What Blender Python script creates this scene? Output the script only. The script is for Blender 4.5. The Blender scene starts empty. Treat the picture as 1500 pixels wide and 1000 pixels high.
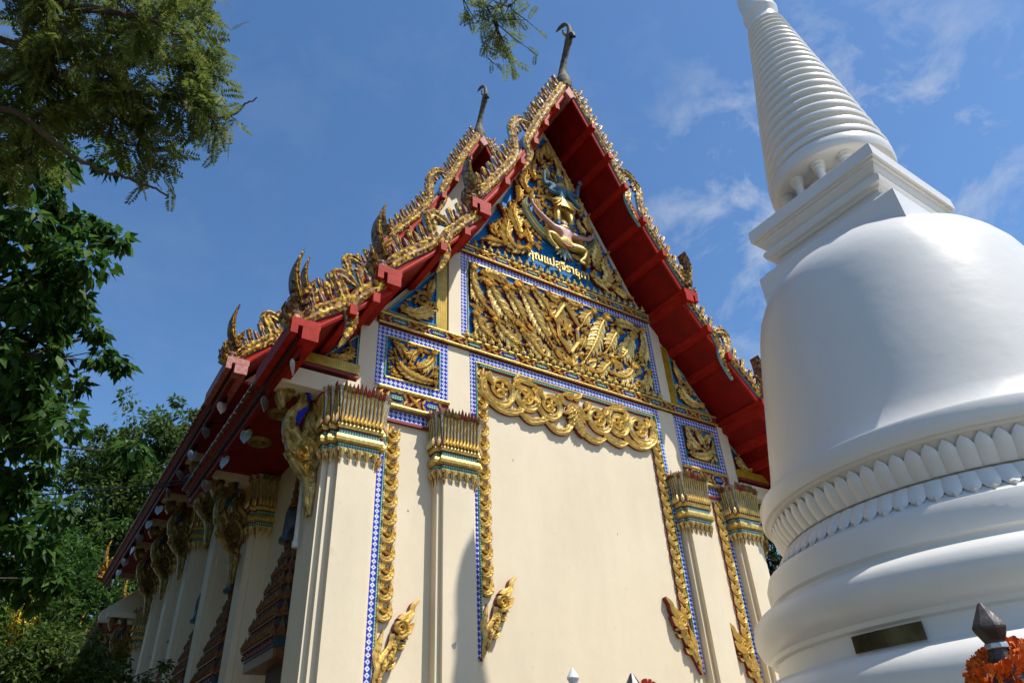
import bpy, math, random
import numpy as np
from mathutils import Matrix, Vector
rad = math.radians
rng = random.Random(7)
nrng = np.random.default_rng(11)
scene = bpy.context.scene
col = scene.collection

# ------------------------------------------------------------------ camera, world, sun, exposure
CAM = np.array([-6.391, -7.503, 1.115]); YAW, PITCH, ROLL, FPX = 0.6141, 0.5893, -0.05723, 1021.4
def cam_axes():
    cy, sy, cp, sp, cr, sr = math.cos(YAW), math.sin(YAW), math.cos(PITCH), math.sin(PITCH), math.cos(ROLL), math.sin(ROLL)
    f = np.array([sy*cp, cy*cp, sp]); rt = np.array([cy, -sy, 0]); up = np.cross(rt, f)
    return cr*rt+sr*up, -sr*rt+cr*up, f
CR, CU, CF = cam_axes()
cd = bpy.data.cameras.new('camera'); cam = bpy.data.objects.new('camera', cd); col.objects.link(cam)
M = Matrix.Identity(4)
for i in range(3):
    M[i][0], M[i][1], M[i][2], M[i][3] = CR[i], CU[i], -CF[i], CAM[i]
cam.matrix_world = M
cd.sensor_width = 36; cd.lens = 36*FPX/1500; cd.clip_start = .05; cd.clip_end = 2000
scene.camera = cam
def at(u, v, dist):
    """world point seen at photo pixel (u,v) at a straight distance"""
    d = CR*((u-750)/FPX) - CU*((v-500)/FPX) + CF
    d = d/np.linalg.norm(d); return CAM + d*dist

SUN_EL, SUN_AZ = rad(58.2), rad(32.0)      # azimuth measured from -y towards +x
sdir = Vector((math.cos(SUN_EL)*math.sin(SUN_AZ), -math.cos(SUN_EL)*math.cos(SUN_AZ), math.sin(SUN_EL)))
sl = bpy.data.lights.new('sun', 'SUN'); sun = bpy.data.objects.new('sun', sl); col.objects.link(sun)
sl.energy = 5.0; sl.angle = rad(.53); sl.color = (1, .95, .86)
sun.rotation_euler = sdir.to_track_quat('Z', 'Y').to_euler()
world = bpy.data.worlds.new('World'); scene.world = world; world.use_nodes = True
wn, wl = world.node_tree.nodes, world.node_tree.links
wn.clear()
wo = wn.new('ShaderNodeOutputWorld'); bg = wn.new('ShaderNodeBackground'); sky = wn.new('ShaderNodeTexSky')
sky.sky_type = 'NISHITA'; sky.sun_disc = False; sky.sun_elevation = SUN_EL; sky.sun_rotation = math.pi - SUN_AZ
sky.air_density = 1.0; sky.dust_density = .35; sky.ozone_density = 2.0; sky.altitude = 0
bg.inputs[1].default_value = .102
# thin clouds by direction
tc = wn.new('ShaderNodeTexCoord'); mp = wn.new('ShaderNodeMapping'); mp.inputs['Scale'].default_value = (3.0, 3.0, 4.2)
mp.inputs['Rotation'].default_value = (0, .25, .4)
n1 = wn.new('ShaderNodeTexNoise'); n1.inputs['Scale'].default_value = 3.4; n1.inputs['Detail'].default_value = 8; n1.inputs['Roughness'].default_value = .62
n1.inputs['Distortion'].default_value = .35
cr1 = wn.new('ShaderNodeValToRGB'); cr1.color_ramp.elements[0].position = .47; cr1.color_ramp.elements[1].position = .72
vm = wn.new('ShaderNodeVectorMath'); vm.operation = 'DOT_PRODUCT'; vm.inputs[1].default_value = (.725, .285, .60)
cr2 = wn.new('ShaderNodeValToRGB'); cr2.color_ramp.elements[0].position = .938; cr2.color_ramp.elements[1].position = .978
cr2.color_ramp.elements[0].color = (.06, .06, .06, 1)
mm = wn.new('ShaderNodeMath'); mm.operation = 'MULTIPLY'
mm2 = wn.new('ShaderNodeMath'); mm2.operation = 'MULTIPLY'; mm2.inputs[1].default_value = .8
mix = wn.new('ShaderNodeMix'); mix.data_type = 'RGBA'; mix.inputs['B'].default_value = (5.2, 5.6, 6.4, 1)
hs = wn.new('ShaderNodeHueSaturation'); hs.inputs['Saturation'].default_value = 1.18; hs.inputs['Value'].default_value = 1.42
wl.new(tc.outputs['Generated'], mp.inputs[0]); wl.new(mp.outputs[0], n1.inputs[0]); wl.new(n1.outputs[0], cr1.inputs[0])
wl.new(tc.outputs['Generated'], vm.inputs[0]); wl.new(vm.outputs['Value'], cr2.inputs[0])
wl.new(cr1.outputs[0], mm.inputs[0]); wl.new(cr2.outputs[0], mm.inputs[1]); wl.new(mm.outputs[0], mm2.inputs[0])
wl.new(sky.outputs[0], hs.inputs['Color']); wl.new(hs.outputs[0], mix.inputs['A'])
wl.new(mm2.outputs[0], mix.inputs['Factor']); wl.new(mix.outputs['Result'], bg.inputs[0]); wl.new(bg.outputs[0], wo.inputs[0])
scene.view_settings.view_transform = 'Standard'; scene.view_settings.look = 'None'
scene.view_settings.exposure = 0.27; scene.view_settings.gamma = 1.0

# ------------------------------------------------------------------ materials
MATS = {}
def mat(name, color, rough=.6, metal=0., var=0., vscale=6., bump=0., bscale=40., spec=.5, color2=None, detail=5., coat=0.):
    m = bpy.data.materials.new(name); m.use_nodes = True; MATS[name] = m
    nt = m.node_tree; b = nt.nodes['Principled BSDF']
    b.inputs['Base Color'].default_value = (*color, 1); b.inputs['Roughness'].default_value = rough
    b.inputs['Metallic'].default_value = metal; b.inputs['Specular IOR Level'].default_value = spec
    b.inputs['Coat Weight'].default_value = coat
    t = nt.nodes.new('ShaderNodeTexCoord')
    if var > 0:
        n = nt.nodes.new('ShaderNodeTexNoise'); n.inputs['Scale'].default_value = vscale; n.inputs['Detail'].default_value = detail
        n.inputs['Roughness'].default_value = .65
        r = nt.nodes.new('ShaderNodeValToRGB'); r.color_ramp.elements[0].position = .38; r.color_ramp.elements[1].position = .68
        c2 = color2 or tuple(c*(1-var) for c in color)
        r.color_ramp.elements[0].color = (*c2, 1); r.color_ramp.elements[1].color = (*color, 1)
        nt.links.new(t.outputs['Object'], n.inputs[0]); nt.links.new(n.outputs[0], r.inputs[0]); nt.links.new(r.outputs[0], b.inputs['Base Color'])
    if bump > 0:
        n = nt.nodes.new('ShaderNodeTexNoise'); n.inputs['Scale'].default_value = bscale; n.inputs['Detail'].default_value = 6
        bp = nt.nodes.new('ShaderNodeBump'); bp.inputs['Strength'].default_value = bump; bp.inputs['Distance'].default_value = .02
        nt.links.new(t.outputs['Object'], n.inputs[0]); nt.links.new(n.outputs[0], bp.inputs['Height']); nt.links.new(bp.outputs[0], b.inputs['Normal'])
    return m
def nodes_of(m): return m.node_tree.nodes, m.node_tree.links, m.node_tree.nodes['Principled BSDF']

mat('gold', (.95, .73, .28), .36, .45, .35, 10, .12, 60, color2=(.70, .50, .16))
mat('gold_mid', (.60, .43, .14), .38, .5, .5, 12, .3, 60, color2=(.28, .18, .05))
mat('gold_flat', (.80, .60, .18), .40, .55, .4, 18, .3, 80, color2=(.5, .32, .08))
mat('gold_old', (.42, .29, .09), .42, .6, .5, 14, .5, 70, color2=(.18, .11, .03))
mat('maroon', (.27, .028, .016), .6, 0, .4, 20)
mat('red_paint', (.26, .006, .004), .5, 0, .35, 3, .15, 30, spec=.2)
mat('red_trim', (.44, .022, .010), .55, 0, .3, 8, .15, 60, spec=.12, color2=(.30, .012, .006))
mat('pink_faded', (.55, .25, .22), .7, 0, .5, 18, .2, 60, color2=(.35, .10, .08))
mat('blue_panel', (.004, .22, .60), .6, 0, .35, 7, spec=.15, color2=(.003, .14, .42))
mat('blue_line', (.12, .38, .55), .4)
mat('dark_blue', (.02, .03, .10), .4)
mat('royal_glass', (.02, .035, .55), .08, .2, .3, 12)
mat('bronze', (.025, .03, .03), .4, .6)
mat('silver', (.60, .62, .62), .38, .7, .3, 30)
mat('blue_skin', (.10, .22, .32), .7, 0, .3, 20, spec=.15)
mat('pink_skin', (.62, .34, .30), .5, 0, .25, 20)
mat('wing_green', (.20, .26, .12), .5, .2, .5, 40)
mat('tile', (.20, .075, .035), .5, 0, .5, 3, .3, 20)
mat('flake', (.62, .60, .56), .8)
mat('damp_spot', (.36, .36, .36), .8, 0, .4, 40)
mat('wood_dark', (.05, .035, .03), .7)
mat('bark', (.10, .075, .05), .9, 0, .5, 12, .6, 30)
mat('cable', (.01, .01, .01), .6)
mat('pipe', (.62, .60, .55), .45)
mat('ground', (.12, .10, .065), .9, 0, .3, .6, .3, 5)
mat('marigold', (.85, .20, .01), .8, 0, .5, 50, color2=(.45, .07, .003))
mat('ribbon', (.35, .04, .03), .6, 0, .3, 30)
mat('yellow_flower', (.85, .62, .03), .7, 0, .3, 6)
mat('red_flower', (.62, .10, .05), .7)
mat('shrine_red', (.16, .02, .012), .55, .1, .5, 15)
mat('shrine_gold', (.30, .15, .05), .45, .4, .5, 25, color2=(.14, .045, .015))
mat('shrine_teal', (.03, .10, .13), .3, 0, .6, 30)
mat('shrine_cap', (.10, .10, .10), .3, .4, .4, 15)
mat('brass_plate', (.13, .10, .055), .3, .9, .4, 8)
mat('far_white', (.7, .7, .68), .8)
mat('bud_glass', (.11, .09, .08), .35, .25, .7, 24, .2, 40)
mat('chofa_stone', (.15, .115, .055), .7, .1, .6, 14, .8, 50, color2=(.035, .028, .022))

# cream plaster: stains, hairline cracks, soft undulation
def plaster(name, base, dark, amount=.5):
    m = mat(name, base, .72); n_, l_, b = nodes_of(m)
    t = n_.new('ShaderNodeTexCoord')
    a = n_.new('ShaderNodeTexNoise'); a.inputs['Scale'].default_value = .9; a.inputs['Detail'].default_value = 9; a.inputs['Roughness'].default_value = .7
    mp_ = n_.new('ShaderNodeMapping'); mp_.inputs['Scale'].default_value = (1, 1, .35)
    l_.new(t.outputs['Object'], mp_.inputs[0]); l_.new(mp_.outputs[0], a.inputs[0])
    r = n_.new('ShaderNodeValToRGB'); r.color_ramp.elements[0].position = .30; r.color_ramp.elements[1].position = .62
    r.color_ramp.elements[0].color = (*[base[i]*(1-amount*.30)+dark[i]*amount*.30 for i in range(3)], 1); r.color_ramp.elements[1].color = (*base, 1)
    l_.new(a.outputs[0], r.inputs[0])
    w = n_.new('ShaderNodeTexVoronoi'); w.feature = 'DISTANCE_TO_EDGE'; w.inputs['Scale'].default_value = .75
    nn = n_.new('ShaderNodeTexNoise'); nn.inputs['Scale'].default_value = 2.2; nn.inputs['Detail'].default_value = 8
    va = n_.new('ShaderNodeVectorMath'); va.operation = 'MULTIPLY_ADD'; va.inputs[1].default_value = (.9, .9, .9)
    l_.new(t.outputs['Object'], nn.inputs[0]); l_.new(nn.outputs['Color'], va.inputs[0]); l_.new(t.outputs['Object'], va.inputs[2]); l_.new(va.outputs[0], w.inputs[0])
    r2 = n_.new('ShaderNodeValToRGB'); r2.color_ramp.elements[0].position = .0; r2.color_ramp.elements[1].position = .006
    r2.color_ramp.elements[0].color = (.72, .70, .66, 1); r2.color_ramp.elements[1].color = (1, 1, 1, 1)
    l_.new(w.outputs[0], r2.inputs[0])
    mx = n_.new('ShaderNodeMix'); mx.data_type = 'RGBA'; mx.blend_type = 'MULTIPLY'; mx.inputs['Factor'].default_value = .16*amount
    l_.new(r.outputs[0], mx.inputs['A']); l_.new(r2.outputs[0], mx.inputs['B'])
    s = n_.new('ShaderNodeTexNoise'); s.inputs['Scale'].default_value = 7; s.inputs['Detail'].default_value = 3
    r3 = n_.new('ShaderNodeValToRGB'); r3.color_ramp.elements[0].position = .68; r3.color_ramp.elements[1].position = .78
    r3.color_ramp.elements[0].color = (1, 1, 1, 1); r3.color_ramp.elements[1].color = (.80, .76, .70, 1)
    l_.new(t.outputs['Object'], s.inputs[0]); l_.new(s.outputs[0], r3.inputs[0])
    mx2 = n_.new('ShaderNodeMix'); mx2.data_type = 'RGBA'; mx2.blend_type = 'MULTIPLY'; mx2.inputs['Factor'].default_value = .5*amount
    l_.new(mx.outputs['Result'], mx2.inputs['A']); l_.new(r3.outputs[0], mx2.inputs['B']); l_.new(mx2.outputs['Result'], b.inputs['Base Color'])
    bn = n_.new('ShaderNodeTexNoise'); bn.inputs['Scale'].default_value = 3.5; bn.inputs['Detail'].default_value = 7
    bp = n_.new('ShaderNodeBump'); bp.inputs['Strength'].default_value = .22; bp.inputs['Distance'].default_value = .02
    l_.new(t.outputs['Object'], bn.inputs[0]); l_.new(bn.outputs[0], bp.inputs['Height']); l_.new(bp.outputs[0], b.inputs['Normal'])
    return m
plaster('cream', (.77, .66, .475), (.42, .35, .24), .95)
m = plaster('white_paint', (.76, .735, .69), (.42, .39, .33), .5); nodes_of(m)[2].inputs['Roughness'].default_value = .30

def mosaic(name, ca, cb, cell, rough=.2, metal=.0):
    """diamond chequer of glass tiles in the x-z plane (or y-z) of the object"""
    m = mat(name, ca, rough, metal); n_, l_, b = nodes_of(m)
    t = n_.new('ShaderNodeTexCoord'); sx = n_.new('ShaderNodeSeparateXYZ'); l_.new(t.outputs['Object'], sx.inputs[0])
    h = n_.new('ShaderNodeMath'); h.operation = 'ADD'; l_.new(sx.outputs[0], h.inputs[0]); l_.new(sx.outputs[1], h.inputs[1])
    def mth(op, a, bb):
        k = n_.new('ShaderNodeMath'); k.operation = op
        for i, v in enumerate((a, bb)):
            if v is None: continue
            if isinstance(v, (int, float)): k.inputs[i].default_value = v
            else: l_.new(v, k.inputs[i])
        return k.outputs[0]
    u = mth('MULTIPLY', mth('ADD', h.outputs[0], sx.outputs[2]), 1/cell); v = mth('MULTIPLY', mth('SUBTRACT', h.outputs[0], sx.outputs[2]), 1/cell)
    par = mth('MODULO', mth('ABSOLUTE', mth('ADD', mth('FLOOR', u, None), mth('FLOOR', v, None)), None), 2)
    fu = mth('ABSOLUTE', mth('SUBTRACT', mth('FRACT', u, None), .5), None); fv = mth('ABSOLUTE', mth('SUBTRACT', mth('FRACT', v, None), .5), None)
    d = mth('SQRT', mth('ADD', mth('MULTIPLY', fu, fu), mth('MULTIPLY', fv, fv)), None)
    dot = mth('LESS_THAN', d, .16); edge = mth('GREATER_THAN', mth('MAXIMUM', fu, fv), .485)
    mx = n_.new('ShaderNodeMix'); mx.data_type = 'RGBA'; mx.inputs['A'].default_value = (*ca, 1); mx.inputs['B'].default_value = (*cb, 1); l_.new(par, mx.inputs['Factor'])
    m2 = n_.new('ShaderNodeMix'); m2.data_type = 'RGBA'; m2.inputs['A'].default_value = (*ca, 1); m2.inputs['B'].default_value = (*ca, 1); l_.new(par, m2.inputs['Factor'])
    m3 = n_.new('ShaderNodeMix'); m3.data_type = 'RGBA'; l_.new(dot, m3.inputs['Factor']); l_.new(mx.outputs['Result'], m3.inputs['A']); l_.new(m2.outputs['Result'], m3.inputs['B'])
    m4 = n_.new('ShaderNodeMix'); m4.data_type = 'RGBA'; l_.new(edge, m4.inputs['Factor']); l_.new(m3.outputs['Result'], m4.inputs['A']); m4.inputs['B'].default_value = (*[c*.5 for c in ca], 1)
    no = n_.new('ShaderNodeTexNoise'); no.inputs['Scale'].default_value = 9; l_.new(t.outputs['Object'], no.inputs[0])
    m5 = n_.new('ShaderNodeMix'); m5.data_type = 'RGBA'; m5.blend_type = 'MULTIPLY'; m5.inputs['Factor'].default_value = .35
    rr = n_.new('ShaderNodeValToRGB'); rr.color_ramp.elements[0].position = .35; rr.color_ramp.elements[1].position = .6; rr.color_ramp.elements[0].color = (.35, .35, .4, 1)
    l_.new(no.outputs[0], rr.inputs[0]); l_.new(m4.outputs['Result'], m5.inputs['A']); l_.new(rr.outputs[0], m5.inputs['B']); l_.new(m5.outputs['Result'], b.inputs['Base Color'])
mosaic('mosaic_blue', (.025, .04, .46), (.70, .73, .84), .066)
mosaic('mosaic_green', (.01, .17, .085), (.45, .62, .52), .034)
mosaic('mosaic_fine', (.20, .14, .06), (.62, .58, .46), .022)
mosaic('gold_check', (.65, .42, .03), (.40, .24, .02), .03, .3, .3)

def glitter(name, cs, rough=.28, metal=.6, scale=34, tilt=.5):
    m = mat(name, cs[0], rough, metal); n_, l_, b = nodes_of(m)
    t = n_.new('ShaderNodeTexCoord'); v = n_.new('ShaderNodeTexVoronoi'); v.inputs['Scale'].default_value = scale; l_.new(t.outputs['Object'], v.inputs[0])
    s = n_.new('ShaderNodeSeparateColor'); l_.new(v.outputs['Color'], s.inputs[0])
    r = n_.new('ShaderNodeValToRGB'); r.color_ramp.interpolation = 'CONSTANT'
    els = r.color_ramp.elements
    pos = [0, .42, .66, .84]
    els[0].position = 0; els[0].color = (*cs[0], 1); els[1].position = pos[1]; els[1].color = (*cs[1], 1)
    for k in (2, 3):
        e = els.new(pos[k]); e.color = (*cs[k], 1)
    l_.new(s.outputs[0], r.inputs[0]); l_.new(r.outputs[0], b.inputs['Base Color'])
    g = n_.new('ShaderNodeNewGeometry'); sub = n_.new('ShaderNodeVectorMath'); sub.operation = 'SUBTRACT'; sub.inputs[1].default_value = (.5, .5, .5)
    sca = n_.new('ShaderNodeVectorMath'); sca.operation = 'SCALE'; sca.inputs['Scale'].default_value = tilt
    ad = n_.new('ShaderNodeVectorMath'); ad.operation = 'ADD'; nm = n_.new('ShaderNodeVectorMath'); nm.operation = 'NORMALIZE'
    l_.new(v.outputs['Color'], sub.inputs[0]); l_.new(sub.outputs[0], sca.inputs[0]); l_.new(sca.outputs[0], ad.inputs[0]); l_.new(g.outputs['Normal'], ad.inputs[1]); l_.new(ad.outputs[0], nm.inputs[0]); l_.new(nm.outputs[0], b.inputs['Normal'])
glitter('glass_gold', [(.34, .185, .012), (.13, .05, .012), (.60, .38, .04), (.09, .018, .012)], .55, .05, 26, .5)
nodes_of(MATS['glass_gold'])[2].inputs['Specular IOR Level'].default_value = .3
glitter('worn_glass', [(.22, .11, .06), (.15, .06, .04), (.40, .25, .06), (.06, .025, .02)], .5, .25, 22)

def leaf_mat(name, c1, c2, c3):
    m = bpy.data.materials.new(name); m.use_nodes = True; MATS[name] = m
    n_, l_ = m.node_tree.nodes, m.node_tree.links; b = n_['Principled BSDF']; o = n_['Material Output']
    g = n_.new('ShaderNodeNewGeometry'); r = n_.new('ShaderNodeValToRGB')
    r.color_ramp.elements[0].color = (*c1, 1); r.color_ramp.elements[1].color = (*c3, 1)
    e = r.color_ramp.elements.new(.55); e.color = (*c2, 1)
    l_.new(g.outputs['Random Per Island'], r.inputs[0]); l_.new(r.outputs[0], b.inputs['Base Color']); b.inputs['Roughness'].default_value = .55; b.inputs['Specular IOR Level'].default_value = .25
    tr = n_.new('ShaderNodeBsdfTranslucent'); l_.new(r.outputs[0], tr.inputs[0])
    mx = n_.new('ShaderNodeMixShader'); mx.inputs[0].default_value = .5
    l_.new(b.outputs[0], mx.inputs[1]); l_.new(tr.outputs[0], mx.inputs[2]); l_.new(mx.outputs[0], o.inputs[0])
leaf_mat('leaf_feather', (.08, .115, .025), (.13, .17, .035), (.20, .235, .055))
leaf_mat('leaf_shade', (.008, .018, .005), (.014, .03, .007), (.03, .05, .01))  # leaf colours darkened to stand in for shade between hall and stupa
leaf_mat('leaf_broad', (.02, .06, .012), (.042, .11, .018), (.10, .19, .03))
leaf_mat('leaf_far', (.03, .06, .014), (.06, .11, .022), (.13, .19, .035))
leaf_mat('leaf_bright', (.05, .11, .015), (.11, .19, .03), (.22, .28, .05))

# ------------------------------------------------------------------ mesh builder
class MB:
    def __init__(s, occ=False): s.v = []; s.f = []; s.m = []; s.mats = []; s.sm = []; s.occ = {} if occ else None
    def cells(s, F, P, ws, k=.8):
        C = .011; out = set()
        for i in range(len(P)):
            a = P[max(0, i-1)]; b = P[min(len(P)-1, i+1)]; d = np.array([b[0]-a[0], b[1]-a[1]]); d /= np.linalg.norm(d)+1e-9; nn = (-d[1], d[0]); w = ws[i]*k; q = max(1, int(w/C)+1)
            for j in range(-q, q+1):
                p = F(P[i][0]+nn[0]*w*j/q, P[i][1]+nn[1]*w*j/q, 0); out.add((int(p[0]/C+1e4), int(p[2]/C)))
        return out
    def mi(s, name):
        if name not in s.mats: s.mats.append(name)
        return s.mats.index(name)
    def add(s, vs, fs, m, smooth=False):
        o = len(s.v); s.v.extend([tuple(float(c) for c in p) for p in vs])
        ms = m if isinstance(m, list) else [m]*len(fs)
        for f, mm_ in zip(fs, ms): s.f.append(tuple(o+i for i in f)); s.m.append(s.mi(mm_)); s.sm.append(smooth)
    def box(s, x0, x1, y0, y1, z0, z1, m):
        vs = [(x, y, z) for x in (x0, x1) for y in (y0, y1) for z in (z0, z1)]
        s.add(vs, [(0, 1, 3, 2), (4, 6, 7, 5), (0, 4, 5, 1), (2, 3, 7, 6), (0, 2, 6, 4), (1, 5, 7, 3)], m)
    def prism(s, poly, F, d0, d1, m, side=None):
        """poly 2D in frame F extruded along its normal from d0 to d1"""
        n = len(poly); vs = [F(u, v, d1) for u, v in poly]+[F(u, v, d0) for u, v in poly]
        fs = [tuple(range(n)), tuple(range(2*n-1, n-1, -1))]+[(i, n+i, n+(i+1) % n, (i+1) % n) for i in range(n)]
        s.add(vs, fs, [m, m]+[side or m]*n)
    def tube(s, pts, rs, m, n=6, smooth=True, cap=True):
        pts = [np.array(p, float) for p in pts]; k = len(pts)
        if not hasattr(rs, '__len__'): rs = [rs]*k
        vs = []; prev = None
        for i in range(k):
            t = pts[min(i+1, k-1)]-pts[max(i-1, 0)]; t = t/(np.linalg.norm(t)+1e-9)
            if prev is None:
                a = np.array([0, 0, 1.]) if abs(t[2]) < .9 else np.array([1., 0, 0])
            else: a = prev
            b = np.cross(t, a); b /= np.linalg.norm(b)+1e-9; a = np.cross(b, t); prev = a
            for j in range(n):
                q = 2*math.pi*j/n; vs.append(pts[i]+rs[i]*(math.cos(q)*a+math.sin(q)*b))
        fs = [(i*n+j, i*n+(j+1) % n, (i+1)*n+(j+1) % n, (i+1)*n+j) for i in range(k-1) for j in range(n)]
        if cap: fs += [tuple(range(n-1, -1, -1)), tuple((k-1)*n+j for j in range(n))]
        s.add(vs, fs, m, smooth)
    def lathe(s, prof, cx, cy, m, n=32, smooth=True, z0=0.):
        """prof: list of (r,z[,mat]) - mat applies to the strip that starts there"""
        k = len(prof); vs = []
        for p in prof:
            for j in range(n):
                q = 2*math.pi*j/n; vs.append((cx+p[0]*math.cos(q), cy+p[0]*math.sin(q), z0+p[1]))
        fs = []; ms = []
        for i in range(k-1):
            for j in range(n):
                fs.append((i*n+j, i*n+(j+1) % n, (i+1)*n+(j+1) % n, (i+1)*n+j)); ms.append(prof[i][2] if len(prof[i]) > 2 else m)
        s.add(vs, fs, ms, smooth)
    def ribbon(s, F, pts, ws, h0=.02, h1=.05, m='gold', side='maroon', double=False, rib=0):
        """carved band along a 2D path in frame F: rounded double ridge, dropped sides"""
        P = np.array(pts, float); k = len(P); T = np.zeros_like(P)
        T[1:-1] = P[2:]-P[:-2]; T[0] = P[1]-P[0]; T[-1] = P[-1]-P[-2]
        T /= np.linalg.norm(T, axis=1)[:, None]+1e-9; Nn = np.stack([-T[:, 1], T[:, 0]], 1)
        wmax = max(ws)+1e-9
        if s.occ is not None:
            for c in s.cells(F, P, ws, 1.0): s.occ[c] = 1
        for sg in ((1, -1) if double else (1,)):
            vs = []
            for i in range(k):
                w = ws[i]; q = min(1, w/wmax*1.25)*(1 if not rib else 1-.45*((i*rib) % 1.0))
                for a, hh in ((-1, 0 if not double else h0*.0), (-1, h0), (-.5, h0+(h1-h0)*q), (0, h0+(h1-h0)*q*.35), (.5, h0+(h1-h0)*q), (1, h0), (1, 0)):
                    u, v = P[i]+Nn[i]*w*a; vs.append(F(u, v, hh*sg))
            fs = []; ms = []
            for i in range(k-1):
                for j in range(6):
                    fs.append((i*7+j, i*7+j+1, (i+1)*7+j+1, (i+1)*7+j)); ms.append(side if j in (0, 5) else m)
            s.add(vs, fs, ms, False)
    def leaf(s, F, b, ang, L, W, curl=.8, h0=.02, h1=.05, lobes=4, n=10, m='gold', side='maroon', double=False, prof=None):
        u, v = b; a = ang; pts = []; ws = []; st = L/n
        for i in range(n+1):
            t = i/n; pts.append((u, v))
            w = (math.sin(math.pi*min(1, t**.62))**.8 if t < 1 else 0)
            if prof: w = prof(t)
            if lobes: w *= 1-.38*((t*lobes) % 1)
            ws.append(max(.0015, W*w))
            a = ang+curl*(t**1.6); u += math.cos(a)*st; v += math.sin(a)*st
        if s.occ is not None:
            k0 = int(n*.28); cs = s.cells(F, pts[k0:], ws[k0:], .9)
            if sum(c in s.occ for c in cs) > .26*len(cs): return None
        s.ribbon(F, pts, ws, h0, h1, m, side, double, lobes/n if lobes else 0)
        return pts
    def build(s, name, parent=None, recalc=False):
        me = bpy.data.meshes.new(name); me.from_pydata(s.v, [], s.f)
        for mm_ in s.mats: me.materials.append(MATS[mm_])
        me.polygons.foreach_set('material_index', s.m); me.polygons.foreach_set('use_smooth', s.sm)
        if recalc:
            import bmesh
            bm = bmesh.new(); bm.from_mesh(me); bmesh.ops.recalc_face_normals(bm, faces=bm.faces); bm.to_mesh(me); bm.free()
        me.update()
        if any(s.sm): me.set_sharp_from_angle(angle=rad(38))
        return link(name, me, parent)
def link(name, me, parent=None):
    o = bpy.data.objects.new(name, me); col.objects.link(o)
    if parent: attach(o, parent)
    return o
def attach(o, parent):
    o.parent = parent
    p = parent; off = Vector((0, 0, 0))
    while p: off += p.location; p = p.parent
    o.location = -off if parent.type == 'EMPTY' else (0, 0, 0)
ROOTLOC = {}
def empty(name, loc, label, cat, group=None):
    o = bpy.data.objects.new(name, None); o.empty_display_size = .2; col.objects.link(o); o.location = loc
    tag(o, label, cat, group); return o
def tag(o, label=None, cat=None, group=None, kind=None):
    if label: o['label'] = label
    if cat: o['category'] = cat
    if group: o['group'] = group
    if kind: o['kind'] = kind
    return o
def frame(O, U, V):
    O, U, V = (np.array(a, float) for a in (O, U, V)); N = np.cross(U, V)
    def F(u, v, n=0.): return O+U*u+V*v+N*n
    F.N = N
    return F
FACADE = frame((0, 0, 0), (1, 0, 0), (0, 0, 1))       # u=x, v=z, normal -y  (towards the viewer)
def shift(F, du=0, dv=0, dn=0, mu=1):
    def G(u, v, n=0.): return F(mu*u+du, v+dv, n+dn)
    return G
def clamp(F, u0, u1, v0, v1):
    def G(u, v, n=0.): return F(min(u1, max(u0, u)), min(v1, max(v0, v)), n)
    return G
def smooth_path(P, n=6):
    P = [np.array(p, float) for p in P]; P = [2*P[0]-P[1]]+P+[2*P[-1]-P[-2]]; out = []
    for i in range(1, len(P)-2):
        p0, p1, p2, p3 = P[i-1:i+3]
        for j in range(n):
            t = j/n; out.append(.5*((2*p1)+(-p0+p2)*t+(2*p0-5*p1+4*p2-p3)*t*t+(-p0+3*p1-3*p2+p3)*t**3))
    out.append(P[-2]); return out
def lerp_list(ws, n):
    x = np.linspace(0, 1, len(ws)); return list(np.interp(np.linspace(0, 1, n), x, ws))
def spiral(c, r0, r1, a0, turns, d=1, n=26):
    return [(c[0]+(r0+(r1-r0)*i/n)*math.cos(a0+d*2*math.pi*turns*i/n), c[1]+(r0+(r1-r0)*i/n)*math.sin(a0+d*2*math.pi*turns*i/n)) for i in range(n+1)]

# carved flame-scroll vocabulary ------------------------------------------------
def flame(mb, F, b, ang, L, h=1., d=1, **k):
    """one kranok flame: main serrated blade with two side blades and a curl"""
    mb.leaf(F, b, ang, L, L*.21, 1.0*d, .045*h, .085*h, 6, 12, **k)
    mb.leaf(F, b, ang+.75*d, L*.6, L*.13, -1.1*d, .04*h, .07*h, 4, 8, **k)
    mb.leaf(F, b, ang-.7*d, L*.6, L*.13, 1.2*d, .04*h, .07*h, 4, 8, **k)
def curl(mb, F, c, R, a0=0., d=1, h=1., leaves=6, **k):
    """spiral stem with flames outside and a bud in the eye"""
    P = spiral(c, R, R*.22, a0, 1.35, d)
    mb.ribbon(F, P, lerp_list([R*.10, R*.13, R*.12, R*.09, R*.12], len(P)), .05*h, .09*h, **k)
    for i in range(5): mb.leaf(F, c, a0+i*1.257, R*.34, R*.10, .6*d, .06*h, .10*h, 2, 5, **k)
    for i in range(leaves):
        q = int(i*len(P)*.55/leaves); x, y = P[q]; t = a0+d*2*math.pi*1.35*q/26
        mb.leaf(F, (x, y), t+d*.75, R*.75, R*.19, d*1.0, .04*h, .08*h, 5, 10, **k)
def stem(mb, F, pts, w, leafL, step, h=1., flip=1, **k):
    P = smooth_path(pts, 8); mb.ribbon(F, P, lerp_list([w, w*1.15, w, w*.8, w*.5], len(P)), .05*h, .095*h, **k)
    acc = 0; sd = flip
    for i in range(1, len(P)):
        dv = P[i]-P[i-1]; acc += np.linalg.norm(dv)
        if acc > step:
            acc = 0; a = math.atan2(dv[1], dv[0]); flame(mb, F, tuple(P[i]), a+sd*.75, leafL*rng.uniform(.8, 1.15), h, sd, **k); sd = -sd
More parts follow.
